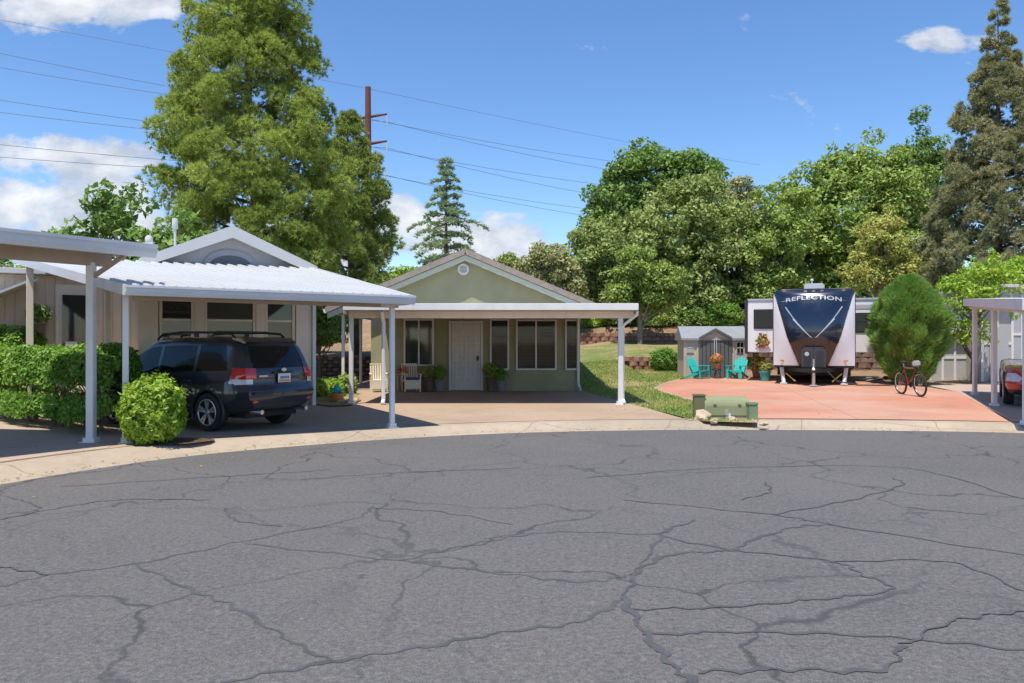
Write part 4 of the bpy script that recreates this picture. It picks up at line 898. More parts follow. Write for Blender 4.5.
def make_car(name, label, loc, heading, paint, ks=1.0, roof=True, detail=True):
    t = thing(name, label, 'car', loc, heading)
    st = np.array([(-2.28,.40,1.04,1.62,.62,.80,.80,.66),(-2.0,.33,1.04,1.67,.74,.875,.845,.67),(-1.6,.28,1.03,1.70,.80,.90,.85,.65),(-.8,.25,1.0,1.715,.82,.90,.86,.66),(0,.24,.98,1.70,.82,.90,.86,.66),
      (.5,.24,.97,1.63,.82,.90,.86,.65),(.9,.24,.97,1.38,.82,.90,.86,.67),(1.25,.24,.97,1.11,.82,.90,.86,.74),(1.45,.25,.95,1.04,.82,.89,.84,.74),(1.8,.27,.90,.98,.8,.88,.82,.7),(2.12,.3,.80,.89,.72,.82,.74,.6),(2.28,.4,.66,.75,.55,.68,.6,.42)])
    if not roof: st[:,3] = np.minimum(st[:,3], st[:,2]+.05)
    fs = [crv(st[:,0],st[:,k]) for k in range(1,8)]
    xs = np.linspace(-2.28,2.28,170); NP = 91; T = np.linspace(0,9,NP); rows = []
    for x in xs:
        zb,zs,zr,wb,wm,ws,wr = [float(f(x)) for f in fs]
        py_ = np.array([0,wb*.7,wb,wm,wm+.005,wm-.012,ws,wr+.03,wr-.11,0]); pz_ = np.array([zb,zb,zb+.03,zb+.22,(zb+zs)/2+.02,zs-.13,zs,zs+(zr-zs)*.86,zr-.025,zr])
        yy_ = np.interp(T,range(10),py_); zz_ = np.interp(T,range(10),pz_)
        for _ in range(3): yy_[1:-1] = .25*yy_[:-2]+.5*yy_[1:-1]+.25*yy_[2:]; zz_[1:-1] = .25*zz_[:-2]+.5*zz_[1:-1]+.25*zz_[2:]
        rows.append(np.column_stack([np.full(NP,x),yy_,zz_*ks]))
    A = np.stack(rows)                       # (stations, section, 3), left half
    k = crv([.2,.5,.72,.85,1.04,1.3,1.6,1.72],[.10,.02,.0,.06,.08,.17,.31,.35]); w_ = np.clip((-1.15-A[:,:,0])/1.13,0,1)**1.6
    A[:,:,0] += w_*k(A[:,:,2]/ks); B = A.copy(); B[:,:,1] *= -1
    ns = len(xs); nc = 41; cap = np.zeros((NP,nc,3)); u = np.linspace(1,-1,nc)
    for j in range(NP): 
        cap[j,:,1] = A[0,j,1]*u; cap[j,:,2] = A[0,j,2]; cap[j,:,0] = A[0,j,0]-.075*(1-u**2)*min(1,A[0,j,1]/.5)
    nose = np.zeros((NP,nc,3))
    for j in range(NP): nose[j,:,1] = A[-1,j,1]*u; nose[j,:,2] = A[-1,j,2]; nose[j,:,0] = A[-1,j,0]+.06*(1-u**2)*min(1,A[-1,j,1]/.4)
    V = np.concatenate([A.reshape(-1,3),B.reshape(-1,3),cap.reshape(-1,3),nose.reshape(-1,3)]); n1 = ns*NP
    G = {k_:[] for k_ in ('body','cladding','window','windscreen','rear_window','tail_light','tail_light2','headlight','headlight2')}; wheels = (-1.33,1.31); RW = .345
    G['w'] = {}
    for side in (0,1):
        b0 = side*n1
        for i in range(ns-1):
            for j in range(NP-1):
                a = b0+i*NP+j; q = (a,a+NP,a+NP+1,a+1) if side else (a,a+1,a+NP+1,a+NP)
                c = (A[i,j]+A[i+1,j+1])/2; x = xs[i]; z = c[2]/ks; tt = (T[j]+T[j+1])/2
                if any((c[0]-xa)**2+(c[2]-.35)**2 < .395**2 for xa in wheels) and tt > 2 and tt < 6.2: continue
                if tt < 2.0 and any(abs(c[0]-xa) < .36 for xa in wheels) and tt > .95: continue
                if 6.10 < tt < 6.95 and roof:
                    w = 0 if .10 < x < 1.18-.0*(tt-6) else (1 if -.88 < x < .02 else (2 if -1.72-.15*(6.9-tt) < x < -.97 else None))
                    if w is not None: G['w'].setdefault((side,w),[]).append(q); continue
                if roof and tt > 7.25 and .42 < x < 1.22 and c[1] < .62: G['windscreen'].append(q); continue
                if x < -1.95-.25*(z-1.0) and .86 < z < 1.13 and 3 < tt < 6.4: G['tail_light' if not side else 'tail_light2'].append(q); continue
                if x > 1.9 and .62 < z < .82 and 3.5 < tt < 6.5: G['headlight2' if side else 'headlight'].append(q); continue
                G['cladding' if z < .42 else 'body'].append(q)
    b0 = 2*n1
    for j in range(NP-1):
        for i in range(nc-1):
            a = b0+j*nc+i; q = (a,a+1,a+nc+1,a+nc); c = (cap[j,i]+cap[j+1,i+1])/2; z = c[2]/ks; y = c[1]
            if roof and 1.13 < z < 1.53 and abs(y) < .64-.06*(z-1.13)/.4: G['rear_window'].append(q)
            elif .86 < z < 1.13 and abs(y) > .60+ (0 if z > .95 else .08): G['tail_light' if y > 0 else 'tail_light2'].append(q)
            else: G['cladding' if z < .50 else 'body'].append(q)
            a = b0+NP*nc+j*nc+i; G['cladding' if nose[j,i,2]/ks < .55 else 'body'].append((a,a+nc,a+nc+1,a+1))
    body = sub_grid('body', V, G['body'], paint, t)
    sub_grid('lower_cladding', V, G['cladding'], BLACKP, t)
    for key,q in G['w'].items(): sub_grid('window', V, q, CARGL, t, -.004)
    if G['windscreen']: sub_grid('windscreen', V, G['windscreen'], CARGL, t, -.004)
    if G['rear_window']: sub_grid('rear_window', V, G['rear_window'], CARGL, t, -.004)
    for kk in ('tail_light','tail_light2'):
        qs = G[kk]; lo = [q for q in qs if np.mean(V[list(q),2])/ks > .955]; wt = [q for q in qs if np.mean(V[list(q),2])/ks <= .955]
        l_ = sub_grid('tail_light', V, lo, TAILR, t, .012)
        if wt: sub_grid('reversing_lens', V, wt, TAILW, l_, .010)
    sub_grid('headlight', V, G['headlight'], TAILW, t, .006); sub_grid('headlight', V, G['headlight2'], TAILW, t, .006)
    # wheels, arches, liners
    for xa in wheels:
        for s in (-1,1):
            wy = s*.80; M = Matrix.Rotation(R(90)*-s,3,'X')
            wh = MB().lathe([(.20,-.10),(.29,-.112),(.33,-.10),(.346,-.06),(.348,.0),(.346,.06),(.33,.10),(.29,.112),(.245,.105),(.235,.06),(.2,.0)], (xa,wy,.346), 40, M).build('wheel', DARK, t, 0, True)
            rm = MB().tube([(xa+.232*math.cos(q),wy+s*.100,.346+.232*math.sin(q)) for q in np.linspace(0,2*PI,36,endpoint=False)],.013,6,True).build('rim', STEEL, wh, 0, True); MB().lathe([(.236,.055),(.236,.062),(.0,.062)],(xa,wy,.346),30,M).build('brake_shadow', BRAKESH, wh)  # dark disc behind the spokes paints in the shadow around the brake
            sp = MB()
            for a in range(5):
                for da in (-.17,.17):
                    an_ = 2*PI*a/5+da+.3; p0 = Vector((xa,wy+s*.085,.346)); d = Vector((math.cos(an_),0,math.sin(an_))); a2 = 2*PI*a/5+.3; d2 = Vector((math.cos(a2),0,math.sin(a2)))
                    sp.bar(p0+d2*.035, p0+d*.222+Vector((0,s*.012,0)), .046,.024,(0,1,0))
            sp.lathe([(.055,.07),(.055,.095),(.03,.105),(0,.105)],(xa,wy,.346),14,M).build('spokes', STEEL, wh)
            MB().tube([(xa+.405*math.cos(q),s*.885,.35+.405*math.sin(q)) for q in np.linspace(-.18*PI+.2,1.18*PI-.2,22)],.026,6).build('arch_trim', BLACKP, t, 0, True)
        for s in (-1,1):
            ln = MB(); pa = [(xa+.40*math.cos(q),.36+.40*math.sin(q)) for q in np.linspace(-.12,PI+.12,16)]
            for (x0,z0),(x1,z1) in zip(pa,pa[1:]): ln.add([(x0,s*.50,z0),(x1,s*.50,z1),(x1,s*.87,z1),(x0,s*.87,z0)],[(0,1,2,3)])
            ln.add([(x,s*.50,z) for x,z in pa],[tuple(range(16))]); ln.build('wheel_liner', DARK, t)
    MB().span(-2.0,1.9,-.6,.6,.24,.42).build('underbody', DARK, t)
    if not detail: return t
    for s in (-1,1):
        rl = MB().tube([(-1.75,s*.60,1.66),(-1.62,s*.60,1.76),(-1.2,s*.605,1.785),(-.3,s*.605,1.79),(.25,s*.60,1.76),(.40,s*.60,1.66)],.022,8)
        rl.bar((-.7,s*.605,1.70),(-.7,s*.605,1.79),.09,.04).build('roof_rail', BLACKP, t, 0, True)
        mr = MB().sphere((.86,s*.99,1.05),(.07,.115,.085),12,8).bar((.88,s*.86,1.0),(.87,s*.96,1.03),.06,.05).build('wing_mirror', paint, t, 0, True)
        for xh in (.15,-.80): MB().tube([(xh-.10,s*.905,.90),(xh-.06,s*.93,.905),(xh+.06,s*.93,.905),(xh+.10,s*.905,.90)],.014,6).build('door_handle', paint, t, 0, True)
        for xh in (1.08,.06,-.93): MB().tube([(xh,s*.900,.42),(xh,s*.912,.70),(xh,s*.893,.90)],.004,4).build('door_gap', BLACKP, t)
        MB().box((-2.27,s*.60,.56),(.05,.24,.06)).build('reflector', TAILR, t, .01)
        MB().tube([(-2.34,s*.55,.36),(-2.05,s*.55,.37)],.042,12).build('exhaust_tip', STEEL, t, 0, True)
    for xb in (-1.25,-.2): MB().bar((xb,-.60,1.80),(xb,.60,1.80),.06,.03).build('crossbar', BLACKP, t, .008)
    cr_ = k(np.array([1.62]))[0]
    MB().prism([(-2.03,1.60),(-1.98,1.575),(-1.65,1.655),(-1.65,1.70),(-1.9,1.675)],-.62,.62,'y').build('spoiler', paint, t, .012)
    nb = MB().box((-2.325,0,.955),(.012,.31,.16)).build('number_plate', mat('plate_white',(.75,.74,.7),.5,.04), t, .004)
    MB().box((-2.332,0,.905),(.006,.27,.035)).build('plate_band', mat('plate_orange',(.7,.25,.06),.5,.2,30), nb)
    for i in range(6): MB().box((-2.332,-.095+i*.038,.965),(.006,.024,.05)).build('plate_character', mat('plate_blue',(.05,.1,.28),.5,.1), nb)
    MB().box((-2.29,0,1.06),(.05,.5,.03)).build('hatch_trim', BLACKP, t, .008)
    MB().lathe([(.0,.0),(.062,.0),(.055,.014),(0,.016)],(-2.31,0,1.105),18,Matrix.Rotation(R(-90),3,'Y')@Matrix.Diagonal((.6,1,1))).build('badge', STEEL, t, 0, True)
    MB().box((-2.285,.47,1.0),(.012,.2,.025)).build('name_strip', STEEL, t)
    MB().bar((-2.15,0,1.16),(-2.06,.28,1.22),.02,.02).build('wiper', BLACKP, t)
    MB().box((-2.33,0,.70),(.08,1.5,.05)).build('bumper_step', BLACKP, t, .02)
    return t
def paintmat(name, col, metal=.4, rough=.32):
    m, nt, b = newmat(name); o = nd(nt,'ShaderNodeTexCoord').outputs['Object']; f = noise(nt,o,400,1); d = noise(nt,o,2,5,.6)
    c = mixc(nt, mth(nt,'MULTIPLY',f,.4), col, [min(1,x*1.6) for x in col]); c = mixc(nt, ramp(nt,d,[(.5,0.0),(.8,.12)]), c, (.25,.2,.16))
    nt.links.new(c,b.inputs['Base Color']); b.inputs['Metallic'].default_value = metal; b.inputs['Roughness'].default_value = rough
    b.inputs['Coat Weight'].default_value = .9; b.inputs['Coat Roughness'].default_value = .03; return m
CARGL = glassmat('car_glass',(.012,.014,.013),.03); CARGL.node_tree.nodes['Principled BSDF'].inputs['Specular IOR Level'].default_value = .3; TAILR = mat('red_lens',(.55,.015,.02),.15,.1,10,coat=1); TAILW = mat('clear_lens',(.6,.6,.6),.15,.1,10,coat=1)
BRAKESH = mat('brake_shadow_grey',(.05,.05,.055),.35,.1,metal=.6)  # dark grey standing in for shade inside the wheels
make_car('parked_car','dark slate blue estate SUV with roof rails, parked tail out under the ribbed carport', (-5.90,14.95,.112), math.atan2(.485,-.875), paintmat('slate_blue_paint',(.025,.028,.037))).scale = (.95,.95,.95)
make_car('parked_car','bright red low car cut off at the right edge under the lilac carport', (13.05,19.5,tz(12.7,19.7)+.03), math.atan2(-.866,-.50), paintmat('red_paint',(.45,.02,.02),.1), .92, False, False)

# --- travel trailer
rvx, rvy = 9.83, 25.95; rva = -math.atan2(rvx,rvy); rvz = tz(rvx,rvy)+.03
rv = thing('travel_trailer','white travel trailer with navy glass nose and black lower panel on the red pad','trailer',(rvx,rvy,rvz),rva)
RVW = mat('trailer_white',(.74,.745,.76),.35,.05,1,coat=.3); NAVY = paintmat('navy_gloss',(.008,.015,.034),.2,.2); RVB = paintmat('black_gloss',(.02,.012,.012),.2,.25)
hw, zb, zt = 1.24, .62, 3.10
bz = crv([.55,.9,1.5,2.1,2.7,3.0,3.12],[.30,.42,.58,.56,.38,.20,.04])
def nose(x, z): s = min(1,abs(x)/hw); return Vector((x, -float(bz(z))*(1-s**2.4)-.02, z))
nx, nz_ = 100, 110; V = []
for j in range(nz_+1):
    z = zb+(zt-zb)*j/nz_; e = hw if z < zt-.2 else hw-.2+math.sqrt(max(0,.04-(z-zt+.2)**2))
    for i in range(nx+1): x = (2*i/nx-1)*e; p = nose(x,z); V.append((x, p.y if abs(x)<e else p.y, z))
V = np.array(V); Q = {'nose_cap':[],'navy_panel':[],'lower_panel':[]}
for j in range(nz_):
    for i in range(nx):
        a = j*(nx+1)+i; q = (a,a+1,a+nx+2,a+nx+1); c = V[list(q)].mean(0); x = abs(c[0]); z = c[2]
        wn = np.interp(z,[.62,1.42,1.55,2.80,2.95,3.1],[.44,.75,.80,1.15,1.21,1.3])
        Q['nose_cap' if x > wn else ('navy_panel' if z > 1.45+.0*x else 'lower_panel')].append(q)
for k_,m in (('nose_cap',RVW),('navy_panel',NAVY),('lower_panel',RVB)): sub_grid(k_, V, Q[k_], m, rv, .012 if k_!='nose_cap' else 0)
pf = [(-hw,zb),(hw,zb),(hw,zt-.2)]+[(hw-.2+.2*math.cos(a),zt-.2+.2*math.sin(a)) for a in np.linspace(.2,PI/2,6)]+[(-hw+.2-.2*math.sin(a),zt-.2+.2*math.cos(a)) for a in np.linspace(0,PI/2-.2,6)]+[(-hw,zt-.2)]
MB().prism(pf,0,8.6,'y').build('body', RVW, rv)
MB().span(-hw+.25,hw-.25,.2,8.5,zt+.002,zt+.03).build('roof', GREYS, rv)
def strip(pts, w, m, name):
    mb = MB(); P = catmull([Vector((x,0,z)) for x,z in pts],12)
    vs = []
    for i,p in enumerate(P):
        d = (P[min(i+1,len(P)-1)]-P[max(i-1,0)]).normalized(); n = Vector((-d.z,0,d.x)); ww = w*(1-.75*i/(len(P)-1)) 
        for sgn in (1,-1): q = p+n*sgn*ww/2; s_ = nose(q.x,q.z); vs += [s_+Vector((0,-.018,0)), s_+Vector((0,-.006,0))]
    n_ = len(P); fs = []
    for i in range(n_-1): a = i*4; fs += [(a,a+2,a+6,a+4),(a+1,a+5,a+7,a+3),(a,a+4,a+5,a+1),(a+2,a+3,a+7,a+6)]
    mb.add(vs,fs); return mb.build(name, m, rv)
SILV = mat('silver_decal',(.55,.56,.58),.3,.05,metal=.3)
for s in (-1,1):
    strip([(s*.86,2.52),(s*.6,2.14),(s*.3,1.78),(s*.09,1.53)],.034,SILV,'decal_stripe'); strip([(s*.62,2.13),(s*.4,1.88),(s*.2,1.66),(s*.05,1.52)],.05,SILV,'decal_stripe')
strip([(-.98,2.70),(-.5,2.79),(0,2.82),(.5,2.79),(.98,2.70)],.012,SILV,'decal_line')
cu = bpy.data.curves.new('lettering','FONT'); cu.body = 'REFLECTION'; cu.size = .255; cu.align_x = 'CENTER'; cu.extrude = .004; cu.space_character = 1.06; cu.offset = .004
to = bpy.data.objects.new('lettering', cu); COL.objects.link(to); bpy.context.view_layer.update()
me = bpy.data.meshes.new_from_object(to.evaluated_get(bpy.context.evaluated_depsgraph_get())); bpy.data.objects.remove(to)
tw = max(v.co.x for v in me.vertices)
for v in me.vertices:
    x, y, z = v.co; x *= .84/tw; zz_ = 2.76+y*.72-.08*(x/.84)**2; p = nose(x,zz_); v.co = (x, p.y-.020-z, zz_)
link('lettering', me, SILV, rv)
MB().span(-.30,.34,.6,1.5,zt+.03,zt+.24).build('air_conditioner', GREYS, rv, .04)
MB().tube([(-.05,1.0,zt+.24),(-.05,1.0,zt+.34)],.025,6).sphere((-.05,1.0,zt+.37),.05).build('antenna', ROOFW, rv)
for s in (-1,1):
    y0 = 1.3 if s < 0 else 1.9; xo = s*(hw+.92); xi = s*hw; z0,z1 = 1.02,2.82
    so = MB().span(xi,xo,y0,y0+3.6,z0,z1).build('slide_out', RVW, rv, .02)
    MB().span(xo,xo+s*.10,y0-.04,y0+3.6,z0-.05,z1+.06).build('slide_flange', BLACKP if s<0 else GREYS, so, .01)
    MB().span(xi,xo,y0-.03,y0+3.6,z1+.003,z1+.07).build('slide_top', GREYS, so)
    if s < 0:
        wn = MB().span(xo+.2,xi-.06,y0-.03,y0-.003,z1-.98,z1-.30).build('window', BLACKP, so, .02); MB().span(xo+.25,xi-.11,y0-.036,y0-.031,z1-.92,z1-.36).build('pane', CARGL, wn)
        MB().span(xi-.28,xi-.27,y0-.012,y0-.003,z0+.1,z1-1.0).build('panel_seam', GREYS, so)
    else:
        wn = MB().span(xi+.1,xo-.15,y0-.03,y0-.003,z1-1.12,z1-.44).build('window', BLACKP, so, .02)
        for zc in (z1-.95,z1-.61): MB().span(xi+.16,xo-.21,y0-.036,y0-.031,zc-.13,zc+.13).build('pane', CARGL, wn)
        MB().span(xi,xo,y0-.016,y0-.003,z1-.30,z1-.16).build('stripe', GREYS, so)
AMB = mat('amber_lens',(.6,.22,.02),.3,.1,8)
for x in (-.9,-.25,0,.25,.9): p = nose(x,3.04); MB().box((x,p.y-.02,3.04),(.10,.04,.035)).build('marker_light', AMB, rv, .008)
for s in (-1,1):
    MB().span(s*(hw+.002),s*(hw+.022),-.03,.05,zb,zt-.2).build('corner_trim', BLACKP, rv)
    p = nose(s*.95,.78); MB().box((s*.95,p.y-.015,.78),(.16,.02,.05)).build('front_light', AMB, rv, .008)
MB().span(-hw+.02,hw-.02,-.02,.06,zb-.07,zb-.004).build('lower_skirt', BLACKP, rv)
# sunflower and bird decoration on the slide
fl = thing('flower_decoration','round colourful flower decoration hung on the left trailer slide','decoration', Matrix.Translation((rvx,rvy,rvz)) @ Matrix.Rotation(rva,4,'Z') @ Vector((-hw-.42,1.25,1.42)), rva); fl.scale = (.8,.8,.8)
r_ = random.Random(5)
mb = MB(); mb.lathe([(.02,-.01),(.22,-.012),(.22,.012),(.02,.01)],(0,0,0),20,Matrix.Rotation(R(90),3,'X')).build('ring', BARK, fl)
for nm,colr in (('petals',(.50,.30,.04)),('petals',(.28,.05,.05)),('leaves',(.08,.16,.05))):
    mb = MB()
    for i in range(28): a = r_.uniform(0,2*PI); q = r_.uniform(.08,.34); mb.box((q*math.cos(a)*.85,-.03-r_.random()*.04,q*math.sin(a)),(.09,.012,.06),0,r_.uniform(-.6,.6),r_.uniform(0,3))
    mb.build(nm, mat(nm,colr,.7,.25,20), fl)
MB().sphere((0,-.06,-.02),(.09,.03,.09)).build('flower_centre', BARK, fl)
# underframe, tongue, gas bottles, jack, legs
MB().span(-hw+.1,hw-.1,.5,8.4,.28,zb).build('underframe', DARK, rv)
MB().bar((-.75,.2,.48),(0,-1.25,.48),.07,.12).bar((.75,.2,.48),(0,-1.25,.48),.07,.12).build('a_frame', BLACKM, rv)
gc = MB().span(-.36,.36,-.72,-.28,.52,1.22).build('gas_cover', mat('charcoal_cover',(.05,.052,.055),.5,.15), rv, .06)
MB().span(-.02,.02,-.735,-.70,.55,1.2).span(-.30,-.08,-.733,-.715,.6,1.1).span(.08,.30,-.733,-.715,.6,1.1).build('cover_rib', BLACKP, gc)
MB().lathe([(.07,-.01),(.07,.01),(0,.012)],(-.2,-.738,1.0),14,Matrix.Rotation(R(90),3,'X')).build('cover_badge', STEEL, gc)
jk = MB().tube([(0,-1.15,.02),(0,-1.15,.85)],.035,10).tube([(0,-1.15,.02),(0,-1.15,.45)],.05,10).box((0,-1.15,.03),(.2,.2,.04)).build('jack', STEEL, rv, 0, True)
MB().sphere((0,-1.25,.53),(.06,.1,.06)).build('coupler', STEEL, rv)
for s in (-1,1):
    MB().bar((s*1.0,.1,.62),(s*.92,-.05,.04),.09,.09).box((s*.92,-.05,.03),(.22,.2,.03)).build('stabiliser_leg', RVW, rv)
    MB().bar((s*.55,-.1,.10),(s*.85,-.02,.36),.07,.03).build('sway_bar', mat('yellow_bar',(.65,.42,.03),.5,.1), rv)
    for yw in (4.2,5.1): 
        wh = MB().lathe([(.18,-.1),(.33,-.1),(.36,-.06),(.36,.06),(.33,.1),(.18,.1)],(s*1.08,yw,.36),24,Matrix.Rotation(R(90),3,'Y')).build('wheel', DARK, rv, 0, True)
        MB().lathe([(.0,.02),(.18,.02),(.19,.09),(.0,.04)],(s*1.08,yw,.36),20,Matrix.Rotation(R(90)*s,3,'Y')).build('rim', STEEL, wh)
MB().tube([(.35,-.5,.5),(.7,-.65,.15),(1.3,-.5,.03),(2.2,-.3,.03),(2.6,.3,.03)],.022,6).build('power_cable', BLACKP, rv, 0, True)

# --- bicycles
def make_bike(name, label, loc, rz, frame, tilt=0.0, s=1.0):
    t = thing(name, label, 'bicycle', loc, rz); t.rotation_euler = (tilt,0,rz); r = .335*s
    for x in (-.53*s,.53*s):
        wh = MB().tube([(x+r*.95*math.cos(a),0,r+r*.95*math.sin(a)) for a in np.linspace(0,2*PI,36,endpoint=False)],.028*s,8,True).build('wheel', DARK, t, 0, True)
        MB().tube([(x+r*.86*math.cos(a),0,r+r*.86*math.sin(a)) for a in np.linspace(0,2*PI,36,endpoint=False)],.012*s,6,True).build('rim', STEEL, wh, 0, True)
        sp = MB()
        for a in np.linspace(0,2*PI,16,endpoint=False): sp.tube([(x,.03*(1 if int(a*9)%2 else -1),r),(x+r*.86*math.cos(a),0,r+r*.86*math.sin(a))],.002,3)
        sp.tube([(x,-.05,r),(x,.05,r)],.022,8).build('spokes', STEEL, wh)
    bb = Vector((-.10*s,0,r-.03*s)); st_ = Vector((-.24*s,0,.80*s)); hd = Vector((.33*s,0,.78*s)); h2 = Vector((.36*s,0,.66*s)); rr_ = Vector((-.53*s,0,r))
    MB().tube([bb,st_],.019,8).tube([st_*.9+hd*.0+Vector((0,0,.06)),hd],.019,8).tube([bb,h2],.024,8).tube([hd+Vector((-.01,0,.03)),h2],.023,8).tube([rr_+Vector((0,.05,0)),bb],.011,6).tube([rr_+Vector((0,.05,0)),st_*.93],.010,6).tube([rr_-Vector((0,.05,0)),bb],.011,6).tube([rr_-Vector((0,.05,0)),st_*.93],.010,6).build('frame', frame, t, 0, True)
    MB().tube([(.53*s,.055,r),(.40*s,.055,.62*s),(.385*s,0,.66*s)],.014,6).tube([(.53*s,-.055,r),(.40*s,-.055,.62*s),(.385*s,0,.66*s)],.014,6).build('fork', BLACKM, t, 0, True)
    hb = MB().tube([(.29*s,-.34,.99*s),(.33*s,-.2,.98*s),(.35*s,0,.96*s),(.33*s,.2,.98*s),(.29*s,.34,.99*s)],.015,8).tube([(.32*s,0,.8*s),(.35*s,0,.96*s)],.016,8).build('handlebar', BLACKM, t, 0, True)
    for q in (-1,1): MB().tube([(.29*s,q*.34,.99*s),(.31*s,q*.25,.985*s)],.021,8).build('grip', DARK, hb, 0, True)
    MB().tube([(-.24*s,0,.8*s),(-.27*s,0,.92*s)],.014,8).build('seat_post', STEEL, t, 0, True)
    MB().sphere((-.27*s,0,.945*s),(.14*s,.065*s,.035*s),12,8).build('saddle', DARK, t, 0, True)
    MB().lathe([(.09,-.004),(.095,0),(.09,.004)],(bb.x,.06,bb.z),18,Matrix.Rotation(R(90),3,'X')).tube([(bb.x,-.08,bb.z),(bb.x,.08,bb.z)],.014,6).tube([(bb.x,.08,bb.z),(bb.x+.12,.08,bb.z-.12)],.009,5).tube([(bb.x,-.08,bb.z),(bb.x-.12,-.08,bb.z+.12)],.009,5).build('crankset', BLACKM, t)
    return t
bx = 10.78; by = 21.5
bk = make_bike('mountain_bike','red framed mountain bike standing before the round evergreen, wheel to the street',(bx,by,tz(bx,by)+.03), math.atan2(-.9,.02), mat('dark_red_enamel',(.22,.02,.02),.3,.1,3,coat=.6), .10, .95)
bag = MB().span(.36,.48,-.10,.10,.80,.95).build('front_bag', GREYS, bk, .03)
q = g(868,383); make_bike('grey_bicycle','grey bicycle laid down on its side between trailer and evergreen',(q.x,q.y,q.z+.12), .5, GREYS, 1.45, .9)

# --- resin garden shed
sq = g(715,378.2); sh = thing('garden_shed','small beige resin shed with grey arched double doors behind the turquoise chairs','shed',(sq.x,sq.y,sq.z), -.10)
k = sq.y/F; W2 = 32*k; hh = (378-338)*k; BEI = mat('beige_resin',(.50,.44,.36),.55,.05,2); GRD = mat('grey_resin',(.115,.115,.108),.5,.08,3)
MB().span(-W2+.05,W2-.05,0,2.2,0,hh).build('wall', BEI, sh)
for x in (-W2+.1,W2-.1,-.62,.66): MB().span(x-.06,x+.06,-.03,-.002,.02,hh).build('corner_post', BEI, sh, .01)
rf = MB(); za = (378-325.5)*k
rf.add([(-W2-.05,-.12,hh),(W2+.05,-.12,hh),(W2+.05,1.1,za),(-W2-.05,1.1,za),(W2+.05,2.32,hh),(-W2-.05,2.32,hh),(-W2-.05,-.12,hh-.08),(W2+.05,-.12,hh-.08),(W2+.05,2.32,hh-.08),(-W2-.05,2.32,hh-.08)],[(0,1,2,3),(3,2,4,5),(0,6,7,1),(4,8,9,5),(1,7,8,4,2),(0,3,5,9,6),(6,9,8,7)])
roof = rf.build('roof', mat('grey_resin_roof',(.27,.28,.29),.5,.08,3), sh)
gx, gz = 16*k, (378-328)*k; ge = (378-337)*k
MB().prism([(-gx,ge-.09),(-gx,ge),(0,gz),(gx,ge),(gx,ge-.09),(0,gz-.10)],-.20,-.10,'y').build('gable_trim', GRD, sh)
MB().add([(-gx,-.16,ge-.01),(0,-.16,gz-.02),(gx,-.16,ge-.01),(-gx,.5,ge+.01),(0,1.0,gz-.02),(gx,.5,ge+.01)],[(0,1,4,3),(1,2,5,4)]).build('gable_roof', roof.data.materials[0], sh)
MB().prism([(-gx+.02,ge-.1),(0,gz-.11),(gx-.02,ge-.1)],-.12,-.05,'y').build('gable', BEI, sh)
dw = 16.5*k
for s in (-1,1):
    top = [(s*(.012+(dw-.02)*a), ge-.12+.20*math.sqrt(max(0,1-(a*.98)**2))) for a in np.linspace(0,1,9)]
    d_ = MB().prism([(s*.012,.06)]+top+[(s*(dw-.008),.06)],-.09,-.035,'y').build('door', GRD, sh)
    for x in (.18,.34,.48): MB().span(s*x-.012,s*x+.012,-.098,-.091,.12,ge-.15).build('door_groove', BLACKP, d_)
    MB().span(s*.035-.014,s*.035+.014,-.13,-.091,.85,ge-.05).build('handle', STEEL, d_)
    MB().box((s*.07,-.10,.8),(.06,.03,.12)).build('latch', BLACKP, d_)
    xw = s*24.5*k; f = MB().span(xw-.14,xw+.14,-.025,-.002,25*k,36*k).build('window', BEI, sh)
    MB().span(xw-.11,xw+.11,-.033,-.027,25.5*k,35.4*k).build('pane', CARGL if s>0 else BLIND, f)
    MB().span(xw-.11,xw+.11,-.042,-.034,30*k,30.8*k).span(xw-.012,xw+.012,-.043,-.034,25.5*k,35.4*k).build('glazing_bar', BEI, f)
# --- turquoise garden chairs
def adirondack(label, loc, rz, m):
    t = thing('garden_chair', label, 'chair', loc, rz, 'turquoise chairs by the shed'); t.scale = (.84,.84,.84)
    st = MB()
    for i in range(5): st.bar((-.26,-.30+i*.115,.36-i*.028),(.26,-.30+i*.115,.36-i*.028),.10,.02)
    st.build('seat', m, t, .006)
    bk = MB()
    for i in range(5):
        x = (i-2)*.108; h = .78-.05*abs(i-2)**1.5; bk.bar((x*.9,.20,.22),(x*1.2,.20+h*.38,.22+h*.92),.10,.02,(0,-1,.4))
    bk.bar((-.26,.40,.66),(.26,.40,.66),.03,.06); bk.build('backrest', m, t, .006)
    for s in (-1,1):
        MB().bar((s*.33,-.36,.56),(s*.30,.36,.55),.13,.025).build('armrest', m, t, .008); MB().bar((s*.30,-.30,0),(s*.30,-.30,.55),.03,.10,(1,0,0)).build('leg', m, t, .006); MB().bar((s*.27,-.32,.34),(s*.27,.52,.02),.03,.11).build('leg', m, t, .006)
    return t
q = g(699,379.2); adirondack('turquoise slatted garden chair left of the shed doors', q+Vector((0,0,.03)), R(38), TEAL)
q = g(737,379.2); adirondack('turquoise slatted garden chair right of the shed doors', q+Vector((0,0,.03)), R(-42), TEAL)

